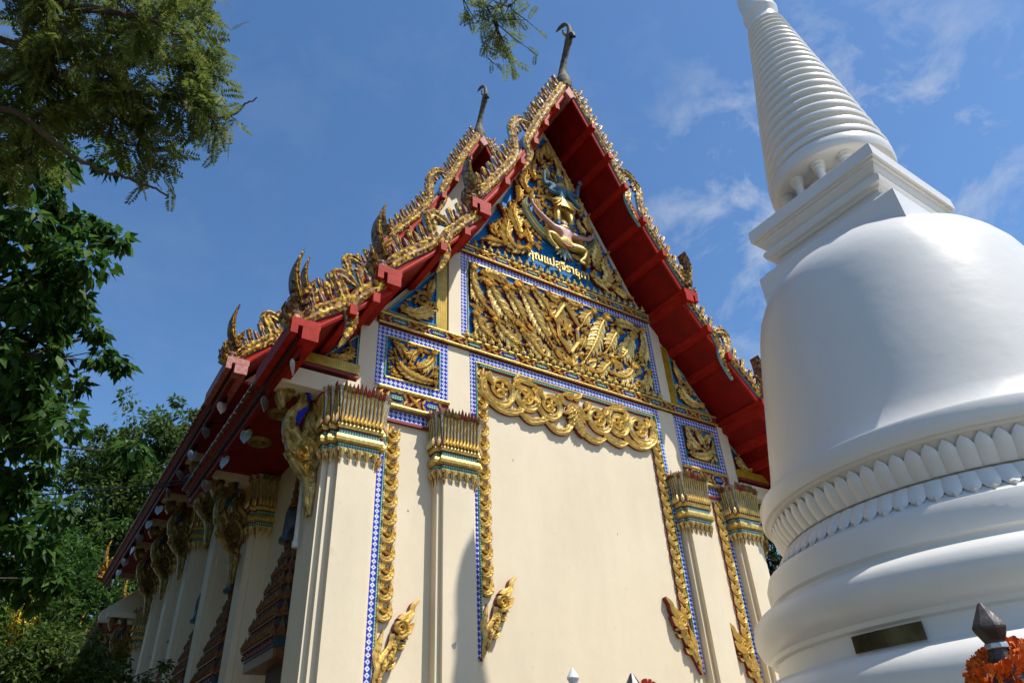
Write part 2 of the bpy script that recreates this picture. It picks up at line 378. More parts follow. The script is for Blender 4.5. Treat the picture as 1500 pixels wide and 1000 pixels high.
def plume(mb, F, pts, W, h=1., tip=True, **k):
    """big feathered flame: forward-pointing leaflets down both sides of a curved spine"""
    W = W*1.42; P = smooth_path(pts, 10); n = len(P); S = [0.]
    for i in range(1, n): S.append(S[-1]+float(np.linalg.norm(P[i]-P[i-1])))
    L = S[-1]; pr = lambda t: (.55+.45*math.sin(math.pi*min(1, t*1.3)))*(1-max(0, (t-.6)/.4)**1.5*.9)
    occ, mb.occ = mb.occ, None
    mb.ribbon(F, P, [W*.42*pr(s/L) for s in S], .04*h, .05*h, **k)
    s = W*.1; q = 0
    while s < L*.97:
        i = min(n-2, int(np.searchsorted(S, s))); d = P[i+1]-P[max(0, i-1)]; a = math.atan2(d[1], d[0]); w_ = W*pr(s/L)
        for sg in (-1, 1):
            l = w_*1.25*(1.0 if q % 2 else .82)
            mb.leaf(F, tuple(P[i]), a+sg*.95, l, l*.24, -sg*.75, (.05+.006*(q % 2))*h, (.068+.006*(q % 2))*h, 2, 7, **k)
        s += W*.36; q += 1
    mb.ribbon(F, P, [W*.11*pr(s_/L)+.004 for s_ in S], .07*h, .09*h, rib=.5, **k)
    if tip:
        d = P[-1]-P[-3]; a = math.atan2(d[1], d[0]); mb.leaf(F, tuple(P[-2]), a, W*.9, W*.16, .7, .06*h, .10*h, 2, 7, **k)
    mb.ribbon(F, spiral(tuple(P[0]), W*.36, W*.08, math.atan2(*(P[0]-P[2])[::-1])+1.2, 1.3, 1, 16), [W*.11]*17, .07*h, .11*h, **k)
    mb.occ = occ
    if occ is not None:
        for c in mb.cells(F, P, [W*.95*pr(s_/L) for s_ in S], 1.0): occ[c] = 1
def fill(mb, F, inside, box, size, n, seed, h=1., **k):
    """packs leaves of shrinking size into whatever ground is still free"""
    r = random.Random(seed)
    for sz, cnt in ((size*1.5, n*3), (size, n*6), (size*.65, n*8), (size*.42, n*8)):
        for _ in range(cnt):
            u = r.uniform(box[0], box[1]); v = r.uniform(box[2], box[3]); a = r.uniform(0, 6.28); L = sz*r.uniform(.8, 1.2)
            if not inside(u, v, 0) or not inside(u+L*.8*math.cos(a), v+L*.8*math.sin(a), 0): continue
            p = F(u, v, 0)
            if mb.occ is not None and (int(p[0]/.011+1e4), int(p[2]/.011)) in mb.occ: continue
            mb.leaf(F, (u, v), a, L, L*.23, r.choice((-1, 1))*r.uniform(.7, 1.5), .04*h, .08*h, 5 if sz > .15 else 3, 10, **k)

def offset_path(path, o):
    n = len(path); out = []
    def nrm(a, b):
        d = np.array(b)-np.array(a); d = d/np.linalg.norm(d); return np.array([d[1], -d[0]])
    for i in range(n):
        if i == 0: m_ = nrm(path[0], path[1])*o
        elif i == n-1: m_ = nrm(path[-2], path[-1])*o
        else:
            a, b = nrm(path[i-1], path[i]), nrm(path[i], path[i+1]); s_ = a+b; m_ = s_*o/(1+a@b) if abs(1+a@b) > .05 else a*o
        out.append((path[i][0]+m_[0], path[i][1]+m_[1]))
    return out
def sweep(mb, path, prof, m, sx=1):
    """path: plan polyline, outward on its right-hand side; prof (offset,z[,mat])"""
    rows = [[(sx*x, y, p[1]) for x, y in offset_path(path, p[0])] for p in prof]; k = len(path)
    vs = [q for r in rows for q in r]; fs = []; ms = []
    for i in range(len(prof)-1):
        for j in range(k-1): fs.append((i*k+j, i*k+j+1, (i+1)*k+j+1, (i+1)*k+j)); ms.append(prof[i][2] if len(prof[i]) > 2 else m)
    mb.add(vs, fs, ms)
def along(path, step):
    """points and outward frames spaced along a plan polyline"""
    for a, b in zip(path[:-1], path[1:]):
        a, b = np.array(a), np.array(b); L = np.linalg.norm(b-a)
        n = max(1, int(round(L/step)))
        if L < step*.6: continue
        t = (b-a)/L
        for i in range(n): yield a+t*(i+.5)*L/n, t, L/n

GZ = -.45
# ------------------------------------------------------------------ ground
g = MB(); g.add([(-400, -400, GZ), (400, -400, GZ), (400, 400, GZ), (-400, 400, GZ)], [(0, 1, 2, 3)], 'ground')
tag(g.build('ground'), kind='structure')
# ------------------------------------------------------------------ temple hall
T = empty('temple_hall', (0, 8, GZ), 'cream ordination hall with stepped red and gold roofs and carved gilded gable', 'temple')
# walls
w = MB()
FP = [(0, 13.0), (-.45, 12.1), (-1.06, 10.8), (-1.74, 9.35), (-2.15, 8.6), (-2.3, 8.5), (-3.58, 6.72), (-3.6, -.45), (3.6, -.45), (3.58, 6.72), (2.3, 8.5), (2.15, 8.6), (1.74, 9.35), (1.06, 10.8), (.45, 12.1)]
w.prism(FP, FACADE, -.25, 0, 'cream')
w.box(-3.6, -3.35, .25, 18, GZ, 6.3, 'cream'); w.box(3.35, 3.6, .25, 18, GZ, 6.3, 'cream'); w.box(-3.35, 3.35, 17.75, 18, GZ, 6.3, 'cream')
w.box(-3.62, -3.3, 3.9, 14.1, 6.25, 7.3, 'cream'); w.box(3.3, 3.62, 3.9, 14.1, 6.25, 7.3, 'cream')
w.build('wall', T)
w = MB(); w.box(-4.25, 4.25, -.5, 18.4, GZ, .35, 'cream'); w.box(-4.15, 4.15, -.4, 18.3, .35, .5, 'cream'); w.build('plinth', T)

# pilasters
CORNER = [(-3.6, .57), (-3.88, .57), (-3.88, .5), (-3.95, .5), (-3.95, -.05), (-3.89, -.05), (-3.89, -.12), (-3.81, -.12), (-3.81, -.2), (-3.36, -.2), (-3.36, -.13), (-3.3, -.13), (-3.3, 0)]
INNER = [(-2.48, 0), (-2.48, -.14), (-2.42, -.14), (-2.42, -.2), (-1.98, -.2), (-1.98, -.13), (-1.92, -.13), (-1.92, 0)]
def side_path(y): return [(-3.6, y+.27), (-3.82, y+.27), (-3.82, y+.19), (-3.90, y+.19), (-3.90, y-.19), (-3.82, y-.19), (-3.82, y-.27), (-3.6, y-.27)]
def capital(path, z0, sx, parent, full=True):
    mb = MB(); Z = lambda z: z0+z
    prof = [(.0, Z(.02), 'gold_flat'), (.05, Z(.03), 'gold_flat'), (.05, Z(.07), 'mosaic_green'), (.045, Z(.075), 'mosaic_green'), (.045, Z(.135), 'maroon'), (.06, Z(.14), 'gold_flat'),
            (.105, Z(.16), 'gold_flat'), (.115, Z(.20), 'gold_flat'), (.10, Z(.235), 'maroon'), (.05, Z(.245), 'mosaic_green'), (.05, Z(.31), 'maroon'), (.08, Z(.32), 'gold_flat'), (.10, Z(.36), 'gold_flat'), (.085, Z(.40), 'mosaic_fine'),
            (.075, Z(.42), 'mosaic_fine'), (.085, Z(.6), 'mosaic_fine'), (.13, Z(.80), 'mosaic_fine'), (.17, Z(.86), 'maroon'), (-.02, Z(.84), 'maroon')]
    prof = [(q[0]*.68,)+q[1:] for q in prof]
    sweep(mb, path, prof, 'gold_flat', sx)
    P0 = offset_path(path, .056)
    for c, t, st in along(P0, .052):
        n = np.array([t[1], -t[0]]); 
        O = np.array([sx*c[0], c[1], Z(.40)]); U = np.array([sx*t[0], t[1], 0]); N = np.array([sx*n[0], n[1], 0])
        def F(u, v, d=0., O=O, U=U, N=N):
            q = max(0, v)/.5; return O+U*u+np.array([0, 0, v])+N*(d+.008+.045*q*q)
        L = .50+rng.uniform(-.015, .03)
        pts = [(0, L*i/9) for i in range(10)]; w_ = st*.5
        mb.ribbon(F, pts[:8], [w_*.75, w_*.42, w_*.34, w_*.34, w_*.36, w_*.4, w_*.5, w_*.7], .004, .016, 'gold_flat', 'gold_old')
        mb.ribbon(F, [(0, L*.76), (0, L*.84), (0, L*.93), (0, L*1.03)], [w_*.7, w_*.95, w_*.6, .001], .006, .03, 'gold_old' if rng.random() < .6 else 'ribbon', 'ribbon')
        mb.leaf(F, (0, -.02), math.pi/2, .13, w_*.95, 0, .015, .035, 0, 5)
    for c, t, st in along(offset_path(path, .034), .10):
        n = np.array([t[1], -t[0]]); O = np.array([sx*c[0], c[1], Z(.05)]); U = np.array([sx*t[0], t[1], 0]); N = np.array([sx*n[0], n[1], 0])
        F = (lambda O, U, N: (lambda u, v, d=0.: O+U*u+np.array([0, 0, v])+N*(d*.8+.004-.04*max(0, -v)/.15)))(O, U, N)
        mb.leaf(F, (0, .02), -math.pi/2, .19, st*.46, 0, .012, .03, 3, 8, prof=lambda t: (1-t)**.8)
        mb.leaf(F, (0, .0), -math.pi/2, .10, st*.25, 0, .03, .045, 0, 5, prof=lambda t: (1-t)**.7)
    return mb.build('capital', parent)
def pilaster(path, z0, sx, ztop=None):
    mb = MB(); sweep(mb, path, [(.10, .5), (.10, .7), (.04, .8), (0, .85), (0, z0+.1)], 'cream', sx)
    p = mb.build('pilaster', T); capital(path, z0, sx, p); return p
for sx in (-1, 1):
    pilaster(CORNER if sx > 0 else [(x+(.16 if x > -3.89 or True else 0), y) for x, y in CORNER], 4.66, 1 if sx > 0 else -1); pilaster(INNER, 4.66, -sx)
SIDE_Y = [3.3, 5.65, 7.85, 9.55, 11.3, 13.2, 15.5]
SIDE_H = [4.75, 5.85, 5.85, 5.85, 5.85, 4.9, 4.75]
for y, h in zip(SIDE_Y, SIDE_H): pilaster(side_path(y), h-.02, 1)

# small damp spot and bare flakes in the paint
def patch(x, y, z, r, m, seed):
    q = random.Random(seed); n = 26; ph = [q.uniform(0, 6.28) for _ in range(4)]
    pts = []
    for i in range(n):
        a = 2*math.pi*i/n; rr = r*(1+.28*math.sin(2*a+ph[0])+.18*math.sin(3*a+ph[1])+.14*math.sin(5*a+ph[2])+.08*math.sin(9*a+ph[3])); pts.append((x+rr*math.cos(a)*.7, z+rr*math.sin(a)*1.25))
    mb = MB(); mb.prism(pts, FACADE, -y-.004, -y+.0025, m); mb.build('paint_patch', T)
patch(-2.27, -.2, 2.66, .032, 'damp_spot', 1); patch(2.18, 0, 2.86, .05, 'flake', 2); patch(2.3, 0, 2.74, .06, 'flake', 3); patch(2.06, 0, 2.6, .035, 'flake', 4); patch(-1.2, 0, 5.2, .012, 'damp_spot', 5); patch(.6, 0, 4.4, .010, 'damp_spot', 6); patch(-2.8, 0, 4.2, .012, 'damp_spot', 7)
# beam bands ------------------------------------------------
def beam_band(x0, x1, z0, z1, parts, name='beam_band', dn=.06):
    mb = MB(); h = z1-z0; e = h*.17
    mb.box(x0, x1, -dn, .0, z0+e*.6, z1-e*.6, 'maroon')
    for zc in (z0+e*.5, z1-e*.5):
        n = max(2, int((x1-x0)/.3)); mb.tube([(x0+(x1-x0)*i/n, -dn-.01, zc) for i in range(n+1)], e*.62, 'gold_flat', 8)
    mid = (z0+z1)/2; H = h-2*e; per = (x1-x0)/parts
    F = shift(FACADE, 0, 0, dn)
    for i in range(parts):
        c = x0+per*(i+.5); a = per*.27
        # hexagonal medallion with a green bar
        ring = [(c-a, mid), (c-a*.7, mid+H*.42), (c, mid+H*.44), (c+a*.7, mid+H*.42), (c+a, mid), (c+a*.7, mid-H*.42), (c, mid-H*.44), (c-a*.7, mid-H*.42), (c-a, mid)]
        mb.prism([(p[0], p[1]) for p in ring[:-1]], F, 0, .006, 'royal_glass' if i % 2 else 'dark_blue')
        for p, q in zip(ring[:-1], ring[1:]):
            ang = math.atan2(q[1]-p[1], q[0]-p[0]); L = math.hypot(q[0]-p[0], q[1]-p[1])
            mb.leaf(F, p, ang, L*1.1, H*.12, .3, .012, .03, 2, 5); mb.leaf(F, p, ang+.6, L*.5, H*.10, -.5, .012, .03, 2, 5)
        mb.prism([(c-a*.62, mid), (c-a*.45, mid+H*.14), (c+a*.45, mid+H*.14), (c+a*.62, mid), (c+a*.45, mid-H*.14), (c-a*.45, mid-H*.14)], F, .01, .022, 'mosaic_green', 'gold_flat')
        # crossed flower between medallions
        if i < parts-1 or True:
            c2 = x0+per*(i+1) if i < parts-1 else x0+.0
            for k in range(4):
                an = math.pi/4+k*math.pi/2; sc = per*.2 if c2 > x0 else per*.15
                if c2 <= x0 and math.cos(an) < 0: continue
                mb.leaf(F, (c2, mid), math.atan2(math.sin(an)*H*.5, math.cos(an)*sc), math.hypot(math.sin(an)*H*.6, math.cos(an)*sc*1.2), H*.12, 0, .015, .04, 3, 6)
            for k in range(6): mb.leaf(F, (c2 if c2 > x0 else x0+.03, mid), k*1.047, H*.2, H*.07, 0, .03, .05, 0, 4)
    return mb.build(name, T)
beam_band(-3.38, 3.38, 6.80, 6.99, 11); beam_band(-2.22, 2.22, 8.69, 8.87, 7)
for s in (-1, 1):
    a, b = sorted((s*2.27, s*3.32)); beam_band(a, b, 5.52, 5.82, 2)
def border(x0, x1, z0, z1, w_, sides='LRTB', dn=.035, name='mosaic_border', wt=None):
    mb = MB(); wt = wt or w_
    if 'T' in sides: mb.box(x0, x1, -dn, 0, z1-wt, z1, 'mosaic_blue')
    if 'B' in sides: mb.box(x0, x1, -dn, 0, z0, z0+w_, 'mosaic_blue')
    za, zb = z0+(w_ if 'B' in sides else 0), z1-(wt if 'T' in sides else 0)
    if 'L' in sides: mb.box(x0, x0+w_, -dn, 0, za, zb, 'mosaic_blue')
    if 'R' in sides: mb.box(x1-w_, x1, -dn, 0, za, zb, 'mosaic_blue')
    e = .022
    # gold inner lip
    if 'T' in sides: mb.box(x0+w_, x1-w_, -dn-.012, 0, zb-e, zb-.001, 'gold_flat'); mb.box(x0, x1, -dn-.008, 0, z1+.001, z1+.02, 'maroon')
    if 'B' in sides: mb.box(x0+w_, x1-w_, -dn-.012, 0, za+.001, za+e, 'gold_flat')
    if 'L' in sides: mb.box(x0+w_+.001, x0+w_+e, -dn-.012, 0, za, zb-e, 'mosaic_green')
    if 'R' in sides: mb.box(x1-w_-e, x1-w_-.001, -dn-.012, 0, za, zb-e, 'mosaic_green')
    return mb.build(name, T)
border(-1.9, 1.9, 2.57, 6.77, .085, 'LRT', wt=.12); border(-2.05, 2.05, 6.995, 8.67, .115, 'LRT')
for s in (-1, 1):
    a, b = sorted((s*2.27, s*3.37)); border(a, b, 5.84, 6.765, .125)
    mb = MB(); mb.box(a+.02, b-.02, -.03, 0, 5.37, 5.50, 'mosaic_blue'); mb.box(a+.02, b-.02, -.05, 0, 5.33, 5.368, 'maroon'); mb.build('mosaic_border', T)
    q = .12 if s > 0 else 0; a, b = sorted((s*(3.30-q), s*(3.175-q))); mb = MB(); mb.box(a, b, -.02, 0, 1.5, 5.32, 'mosaic_blue'); mb.box(*sorted((s*(3.172-q), s*(3.15-q))), -.028, 0, 1.5, 5.32, 'mosaic_green'); mb.build('mosaic_border', T)

def crest(mb, x0, x1, z, F=FACADE, step=.145, h=.2):
    n = int((x1-x0)/step); h = .17
    for i in range(n):
        x = x0+(i+.5)*(x1-x0)/n; y = -.075
        mb.lathe([(.035, 0), (.05, .025), (.045, .055), (.02, .085), (.026, .105), (.011, .13), (.003, h)], x, y, 'gold_flat', 7, True, z)
        for sg in (-1, 1): mb.leaf(shift(F, 0, 0, .05), (x+sg*.012, z), math.pi/2-sg*.9, .075, .018, sg*.9, .02, .035, 2, 5)
# upper panel --------------------------------------------------
def panel(poly, name='carved_panel', m='blue_panel', dn=.012):
    mb = MB(); mb.prism(poly, FACADE, .001, dn, m, 'maroon'); return mb.build(name, T)
up = panel([(-1.92, 6.99), (1.92, 6.99), (1.92, 8.54), (-1.92, 8.54)])
mb = MB(True)
cz = 7.85
for sg in (-1, 1):
    Fm = shift(FACADE, 0, 0, .012, sg)
    Fm = shift(clamp(FACADE, -1.9, 1.9, 7.0, 8.53), 0, 0, .012, sg)
    for pts, W in (([(-1.82, 8.42), (-1.86, 8.1), (-1.74, 7.8), (-1.55, 7.62)], .13), ([(-1.68, 8.36), (-1.5, 8.42), (-1.28, 8.40), (-1.12, 8.30)], .10), ([(-1.55, 8.22), (-1.42, 7.95), (-1.22, 7.66), (-1.06, 7.58)], .16),
                   ([(-1.22, 8.22), (-1.05, 8.0), (-.92, 7.76), (-.82, 7.62)], .12), ([(-.95, 8.42), (-.78, 8.15), (-.62, 7.8), (-.42, 7.45), (-.28, 7.25)], .14), ([(-.66, 8.44), (-.48, 8.26), (-.34, 8.02)], .11),
                   ([(-1.80, 7.50), (-1.72, 7.25), (-1.5, 7.12)], .11), ([(-1.45, 7.52), (-1.32, 7.32), (-1.1, 7.18), (-.9, 7.2)], .12), ([(-.95, 7.48), (-.78, 7.32), (-.62, 7.14), (-.45, 7.10)], .10), ([(-.36, 8.44), (-.2, 8.40), (-.06, 8.46)], .08), ([(-.40, 7.88), (-.34, 7.68), (-.26, 7.52)], .08)):
        plume(mb, Fm, pts, W, 1.15)
    # diamond in the centre
    mb.ribbon(FACADE, [(0, 8.35), (sg*.26, 7.95), (sg*.2, 7.85), (sg*.2, 7.6), (0, 7.33)], [.035]*5, .10, .13, 'gold')
    mb.leaf(Fm, (-1.75, 8.5), -math.pi/4, .35, .09, .5, .02, .06, 4)
for i in range(7): mb.leaf(shift(FACADE, 0, 0, .03), (0, cz-.02), i*.898, .17, .04, .3, .05, .10, 3, 8)
for i in range(5): flame(mb, shift(FACADE, 0, 0, .02), (0, 7.10), .4+i*.6, .20, 1.2)
mb.occ.update({c: 1 for c in mb.cells(FACADE, [(0, 7.45), (0, 7.6), (0, 7.8), (0, 8.0), (0, 8.2)], [.05, .2, .24, .2, .05], 1.0)})
fill(mb, shift(clamp(FACADE, -1.9, 1.9, 7.0, 8.53), 0, 0, .003), lambda u, v, r: abs(u) < 1.86 and 7.05 < v < 8.48, (-1.9, 1.9, 7.0, 8.5), .17, 130, 3, .8)
mb.build('gilded_relief', up)
mb = MB(); crest(mb, -2.05, 2.05, 6.995); mb.build('lotus_crest', T)
mb = MB(); crest(mb, -2.02, 2.02, 8.875); mb.build('lotus_crest', T)
# square side panels
for s in (-1, 1):
    a, b = sorted((s*2.42, s*3.22)); pn = panel([(a, 5.99), (b, 5.99), (b, 6.62), (a, 6.62)])
    mb = MB(True); c = s*2.82; CL = clamp(FACADE, c-.385, c+.385, 6.0, 6.61); Fm = shift(CL, c, 0, .012, s)
    for pts, W in (([(-.33, 6.07), (-.12, 6.06), (.08, 6.10), (.22, 6.2), (.3, 6.38)], .075), ([(-.30, 6.55), (-.26, 6.4), (-.14, 6.26), (.0, 6.2)], .085), ([(-.08, 6.52), (.02, 6.42), (.06, 6.3)], .075), ([(.31, 6.54), (.22, 6.48), (.14, 6.38)], .07), ([(-.34, 6.3), (-.32, 6.2), (-.26, 6.15)], .05)):
        plume(mb, Fm, pts, W, 1.0)
    fill(mb, shift(CL, 0, 0, .004), lambda u, v, r: abs(u-c) < .38-r*.5 and 6.0+r*.5 < v < 6.6-r*.5, (c-.4, c+.4, 6.0, 6.6), .09, 22, 5, .8)
    mb.build('gilded_relief', pn)
    # triangular spandrels under the lower roofs
    tri = [(-2.47, 7.06), (-2.47, 8.12), (-3.24, 7.06)]; tri2 = [(-3.64, 5.99), (-3.64, 6.50), (-4.10, 5.99)]
    for q, (tr, pts) in enumerate(((tri, [(-3.05, 7.14), (-2.8, 7.15), (-2.6, 7.3), (-2.62, 7.55), (-2.78, 7.52), (-2.78, 7.4)]), (tri2, [(-4.0, 6.05), (-3.85, 6.06), (-3.72, 6.16), (-3.76, 6.28), (-3.85, 6.2)]))):
        mir = lambda P: [(-s*x, z) for x, z in P]
        pn = MB(); pn.prism(mir(tr), FACADE, .001, .014, 'blue_panel' if q == 0 else 'dark_blue', 'maroon'); pn = pn.build('carved_panel', T)
        fr = MB(); wd = .06 if q == 0 else .05
        P = mir(tr)
        for i in range(3):
            p, q2 = np.array(P[i]), np.array(P[(i+1) % 3]); d = (q2-p)/np.linalg.norm(q2-p)
            # thin green lip then yellow check band outside
            fr.tube([FACADE(*p, .03), FACADE(*q2, .03)], .014, 'mosaic_green', 6)
        fr.build('panel_lip', pn)
        rb = MB(True); Fm = shift(FACADE, 0, 0, .014, -s)
        plume(rb, Fm, pts[:4], .10 if q == 0 else .055, 1.0)
        cc = (-2.72, 7.42) if q == 0 else (-3.76, 6.17); curl(rb, Fm, cc, .13 if q == 0 else .07, .5, 1, 1.0)
        if q == 0:
            plume(rb, Fm, [(-2.62, 7.52), (-2.58, 7.72), (-2.53, 7.92)], .06, 1); fill(rb, Fm, lambda u, v, r: u < -2.5 and v > 7.1 and (v-7.06)+(-2.47-u)*1.37 < .95, (-3.2, -2.5, 7.1, 8), .2, 16, 9, .8)
        rb.build('gilded_relief', pn)
    yb = MB()
    a, b = sorted((s*2.48, s*2.29)); yb.box(a, b, -.03, 0, 7.0, 8.25, 'gold_check')
    a, b = sorted((s*2.48, s*3.30)); yb.box(a, b, -.028, 0, 7.0, 7.055, 'gold_check')
    yb.build('gold_band', T); yb = MB()
    a, b = sorted((s*3.62, s*4.40)); yb.box(a, b, -.12, .1, 5.84, 5.98, 'gold_check'); yb.box(a, b, -.11, .1, 5.79, 5.838, 'maroon')
    yb.build('gold_band', T)
    # thin backing wall of the eave triangle and the posts
    yb = MB(); yb.prism([(s*3.58, 5.8), (s*4.38, 5.8), (s*3.58, 6.72)], FACADE, -.2, 0, 'maroon'); yb.build('eave_gable', T)
    pb = MB(); a, b = sorted((s*3.375, s*3.62)); pb.box(a, b, -.05, 0, 5.5, 6.80, 'cream'); pb.build('post', T)
    pb = MB(); a, b = sorted((s*2.055, s*2.27)); pb.box(a, b, -.05, 0, 7.0, 8.68, 'cream'); pb.build('post', T)
    pb = MB(); a, b = sorted((s*1.905, s*2.265)); pb.box(a, b, -.028, 0, 5.3, 6.79, 'cream'); pb.build('post', T)

# scroll valance under the main beam ---------------------------
mb = MB(); F = shift(FACADE, 0, 0, .004)
for sg in (-1, 1):
    Fm = shift(FACADE, 0, 0, .004, sg)
    for (c, R, a0, d) in [((-1.38, 6.28), .30, 2.2, 1), ((-.92, 6.27), .24, 1.0, -1), ((-.48, 6.25), .27, 2.2, 1)]:
        P = spiral(c, R, R*.28, a0, 1.55, d, 34); mb.ribbon(Fm, P, lerp_list([.03, .055, .055, .045, .03, .045], len(P)), .035, .085, rib=.28)
        for i in range(5): mb.leaf(Fm, c, i*1.257, R*.42, R*.13, .7*d, .05, .09, 2, 5)
        for i in range(5):
            q = 3+i*5; t = a0+d*2*math.pi*1.55*q/34; mb.leaf(Fm, P[q], t+d*(math.pi/2+.7), R*.5, R*.10, -.9*d, .03, .06, 3, 7)
    for pts in ([(-1.68, 6.56), (-1.72, 6.2), (-1.5, 5.98), (-1.25, 5.93), (-1.05, 6.0), (-.95, 6.1)], [(-1.1, 6.0), (-.9, 5.88), (-.7, 5.92), (-.55, 5.98)], [(-.62, 5.95), (-.42, 5.83), (-.22, 5.86), (-.1, 6.0), (-.06, 6.2)], [(-1.15, 6.5), (-1.0, 6.56), (-.7, 6.5)]):
        P = smooth_path(pts, 6); mb.ribbon(Fm, P, lerp_list([.02, .05, .055, .05, .02], len(P)), .04, .09, rib=.28)
        for i in range(3, len(P), 5): mb.leaf(Fm, tuple(P[i]), math.atan2(P[i][1]-P[i-1][1], P[i][0]-P[i-1][0])+.8, .16, .035, -.8, .04, .07, 3, 6)
    for u in (-1.62, -1.12, -.7, -.3): flame(mb, Fm, (u, 6.5), -1.3, .24, 1.2)
for a in (-2.2, -1.85, -1.57, -1.3, -.95): flame(mb, F, (0, 6.35), a, .34, 1.5, 1 if a > -1.57 else -1)
flame(mb, F, (0, 6.15), -math.pi/2, .36, 1.5); flame(mb, F, (0, 6.5), .3, .25); flame(mb, F, (0, 6.5), 2.84, .25)
mb.build('scroll_valance', T)
mb = MB(); mb.box(-1.74, 1.74, -.045, 0, 6.585, 6.61, 'mosaic_green'); mb.box(-1.74, 1.74, -.03, 0, 6.565, 6.583, 'maroon'); mb.build('valance_lip', T)
# vertical flame strips with a naga head at the foot
def strip(xe, ztop, zbot, s):
    """xe: x of the outer edge; s=+1 opens towards +x"""
    mb = MB(); F = shift(FACADE, xe, 0, .002, s)
    mb.prism([(0, zbot), (.022, zbot), (.022, ztop), (0, ztop)], F, 0, .03, 'gold_flat', 'maroon')
    z = ztop-.02; 
    while z > zbot+.75:
        P = smooth_path([(.012, z-.17), (.06, z-.215), (.125, z-.20), (.16, z-.14), (.155, z-.07), (.185, z-.015)], 4)
        mb.ribbon(F, P, lerp_list([.02, .032, .040, .040, .030, .016, .002], len(P)), .035, .075, rib=.3)
        mb.ribbon(F, spiral((.082, z-.125), .036, .010, 3.5, 1.2, -1, 12), [.014]*13, .03, .06)
        mb.leaf(F, (.02, z-.13), 1.25, .15, .03, -.9, .03, .06, 3, 7); mb.leaf(F, (.02, z-.03), -.4, .10, .022, 1.0, .02, .05, 2, 6)
        z -= .215
    o = mb.build('flame_strip', T)
    hb = MB(); Z = zbot
    P = smooth_path([(-.01, Z-.05), (.02, Z+.06), (.05, Z+.16), (.10, Z+.27), (.17, Z+.37), (.21, Z+.46), (.23, Z+.55)], 6)
    hb.ribbon(F, P, lerp_list([.006, .035, .048, .062, .072, .062, .06, .07], len(P)), .05, .11, rib=.12)
    hb.ribbon(F, spiral((.27, Z+.62), .075, .015, 4.2, 1.5, 1, 24), lerp_list([.05, .04, .03, .02], 25), .08, .15)
    P = smooth_path([(.26, Z+.68), (.34, Z+.73), (.40, Z+.79), (.42, Z+.87), (.50, Z+.95)], 5); hb.ribbon(F, P, lerp_list([.05, .07, .05, .032, .028, .010], len(P)), .08, .14)
    P = smooth_path([(.30, Z+.56), (.37, Z+.60), (.44, Z+.69)], 4); hb.ribbon(F, P, lerp_list([.03, .042, .008], len(P)), .08, .13)
    P = smooth_path([(.03, Z+.20), (.02, Z+.34), (.05, Z+.46), (.09, Z+.60)], 5); hb.ribbon(F, P, lerp_list([.02, .05, .035, .004], len(P)), .04, .08, rib=.3)
    for (u, v, a, L) in ((.04, Z+.06, 1.2, .10), (.08, Z+.18, 1.2, .11), (.14, Z+.29, 1.0, .11), (.19, Z+.40, 1.2, .10), (.15, Z+.30, .0, .09)): hb.leaf(F, (u, v), a, L, L*.26, .8, .09, .13, 3, 8)
    for u, v, a, L in ((.13, Z+.22, .2, .14), (.25, Z+.44, -.1, .12), (.30, Z+.55, -.6, .10)): hb.leaf(F, (u, v), a, L, L*.28, 1.2, .05, .09, 2, 6)
    hb.build('naga_head', o)
strip(-1.80, 6.56, 2.60, 1); strip(1.80, 6.56, 2.60, -1); strip(-3.15, 5.30, 2.2, 1); strip(3.03, 5.30, 2.35, -1)

# pediment ------------------------------------------------------
ped = MB(); PT = [(-1.98, 8.87), (1.98, 8.87), (1.62, 9.35), (.93, 10.8), (.34, 12.1), (0, 12.75), (-.34, 12.1), (-.93, 10.8), (-1.62, 9.35)]
ped.prism(PT, FACADE, .001, .015, 'blue_panel', 'maroon')
ped = ped.build('pediment_panel', T)
def in_ped(u, v, r):
    xs = np.interp(v, [8.87, 9.35, 10.8, 12.1, 12.75], [1.98, 1.62, .93, .34, 0]); return abs(u) < xs-.12-r*.8 and v > 9.0+r*.5
mb = MB(True)
for sg in (-1, 1):
    Fm = shift(FACADE, 0, 0, .015, sg)
    for pts, W in (([(-.72, 9.28), (-.98, 9.2), (-1.16, 9.42), (-1.12, 9.75), (-1.22, 10.0)], .13), ([(-1.22, 9.18), (-1.45, 9.14), (-1.62, 9.1)], .10), ([(-1.34, 9.3), (-1.42, 9.42), (-1.36, 9.6)], .08), ([(-.86, 9.5), (-.9, 9.75), (-.98, 10.05), (-.9, 10.35)], .12),
                   ([(-.62, 9.42), (-.66, 9.6), (-.72, 9.8)], .08), ([(-.85, 10.4), (-.8, 10.65), (-.86, 10.85)], .09), ([(-.62, 10.75), (-.68, 11.0), (-.6, 11.25), (-.62, 11.4)], .10), ([(-.42, 11.2), (-.46, 11.5), (-.36, 11.8)], .10), ([(-.22, 11.75), (-.24, 12.0), (-.14, 12.25)], .09), ([(-.04, 12.0), (-.06, 12.3), (0, 12.5)], .08)):
        plume(mb, Fm, pts, W, 1.5)
fill(mb, shift(FACADE, 0, 0, .008), lambda u, v, r: in_ped(u, v, r) and (v > 9.45 or abs(u) > .85) and not (abs(u) < .3 and v < 10), (-1.9, 1.9, 9, 12.6), .18, 90, 8, 1.0)
mb.build('gilded_relief', ped)
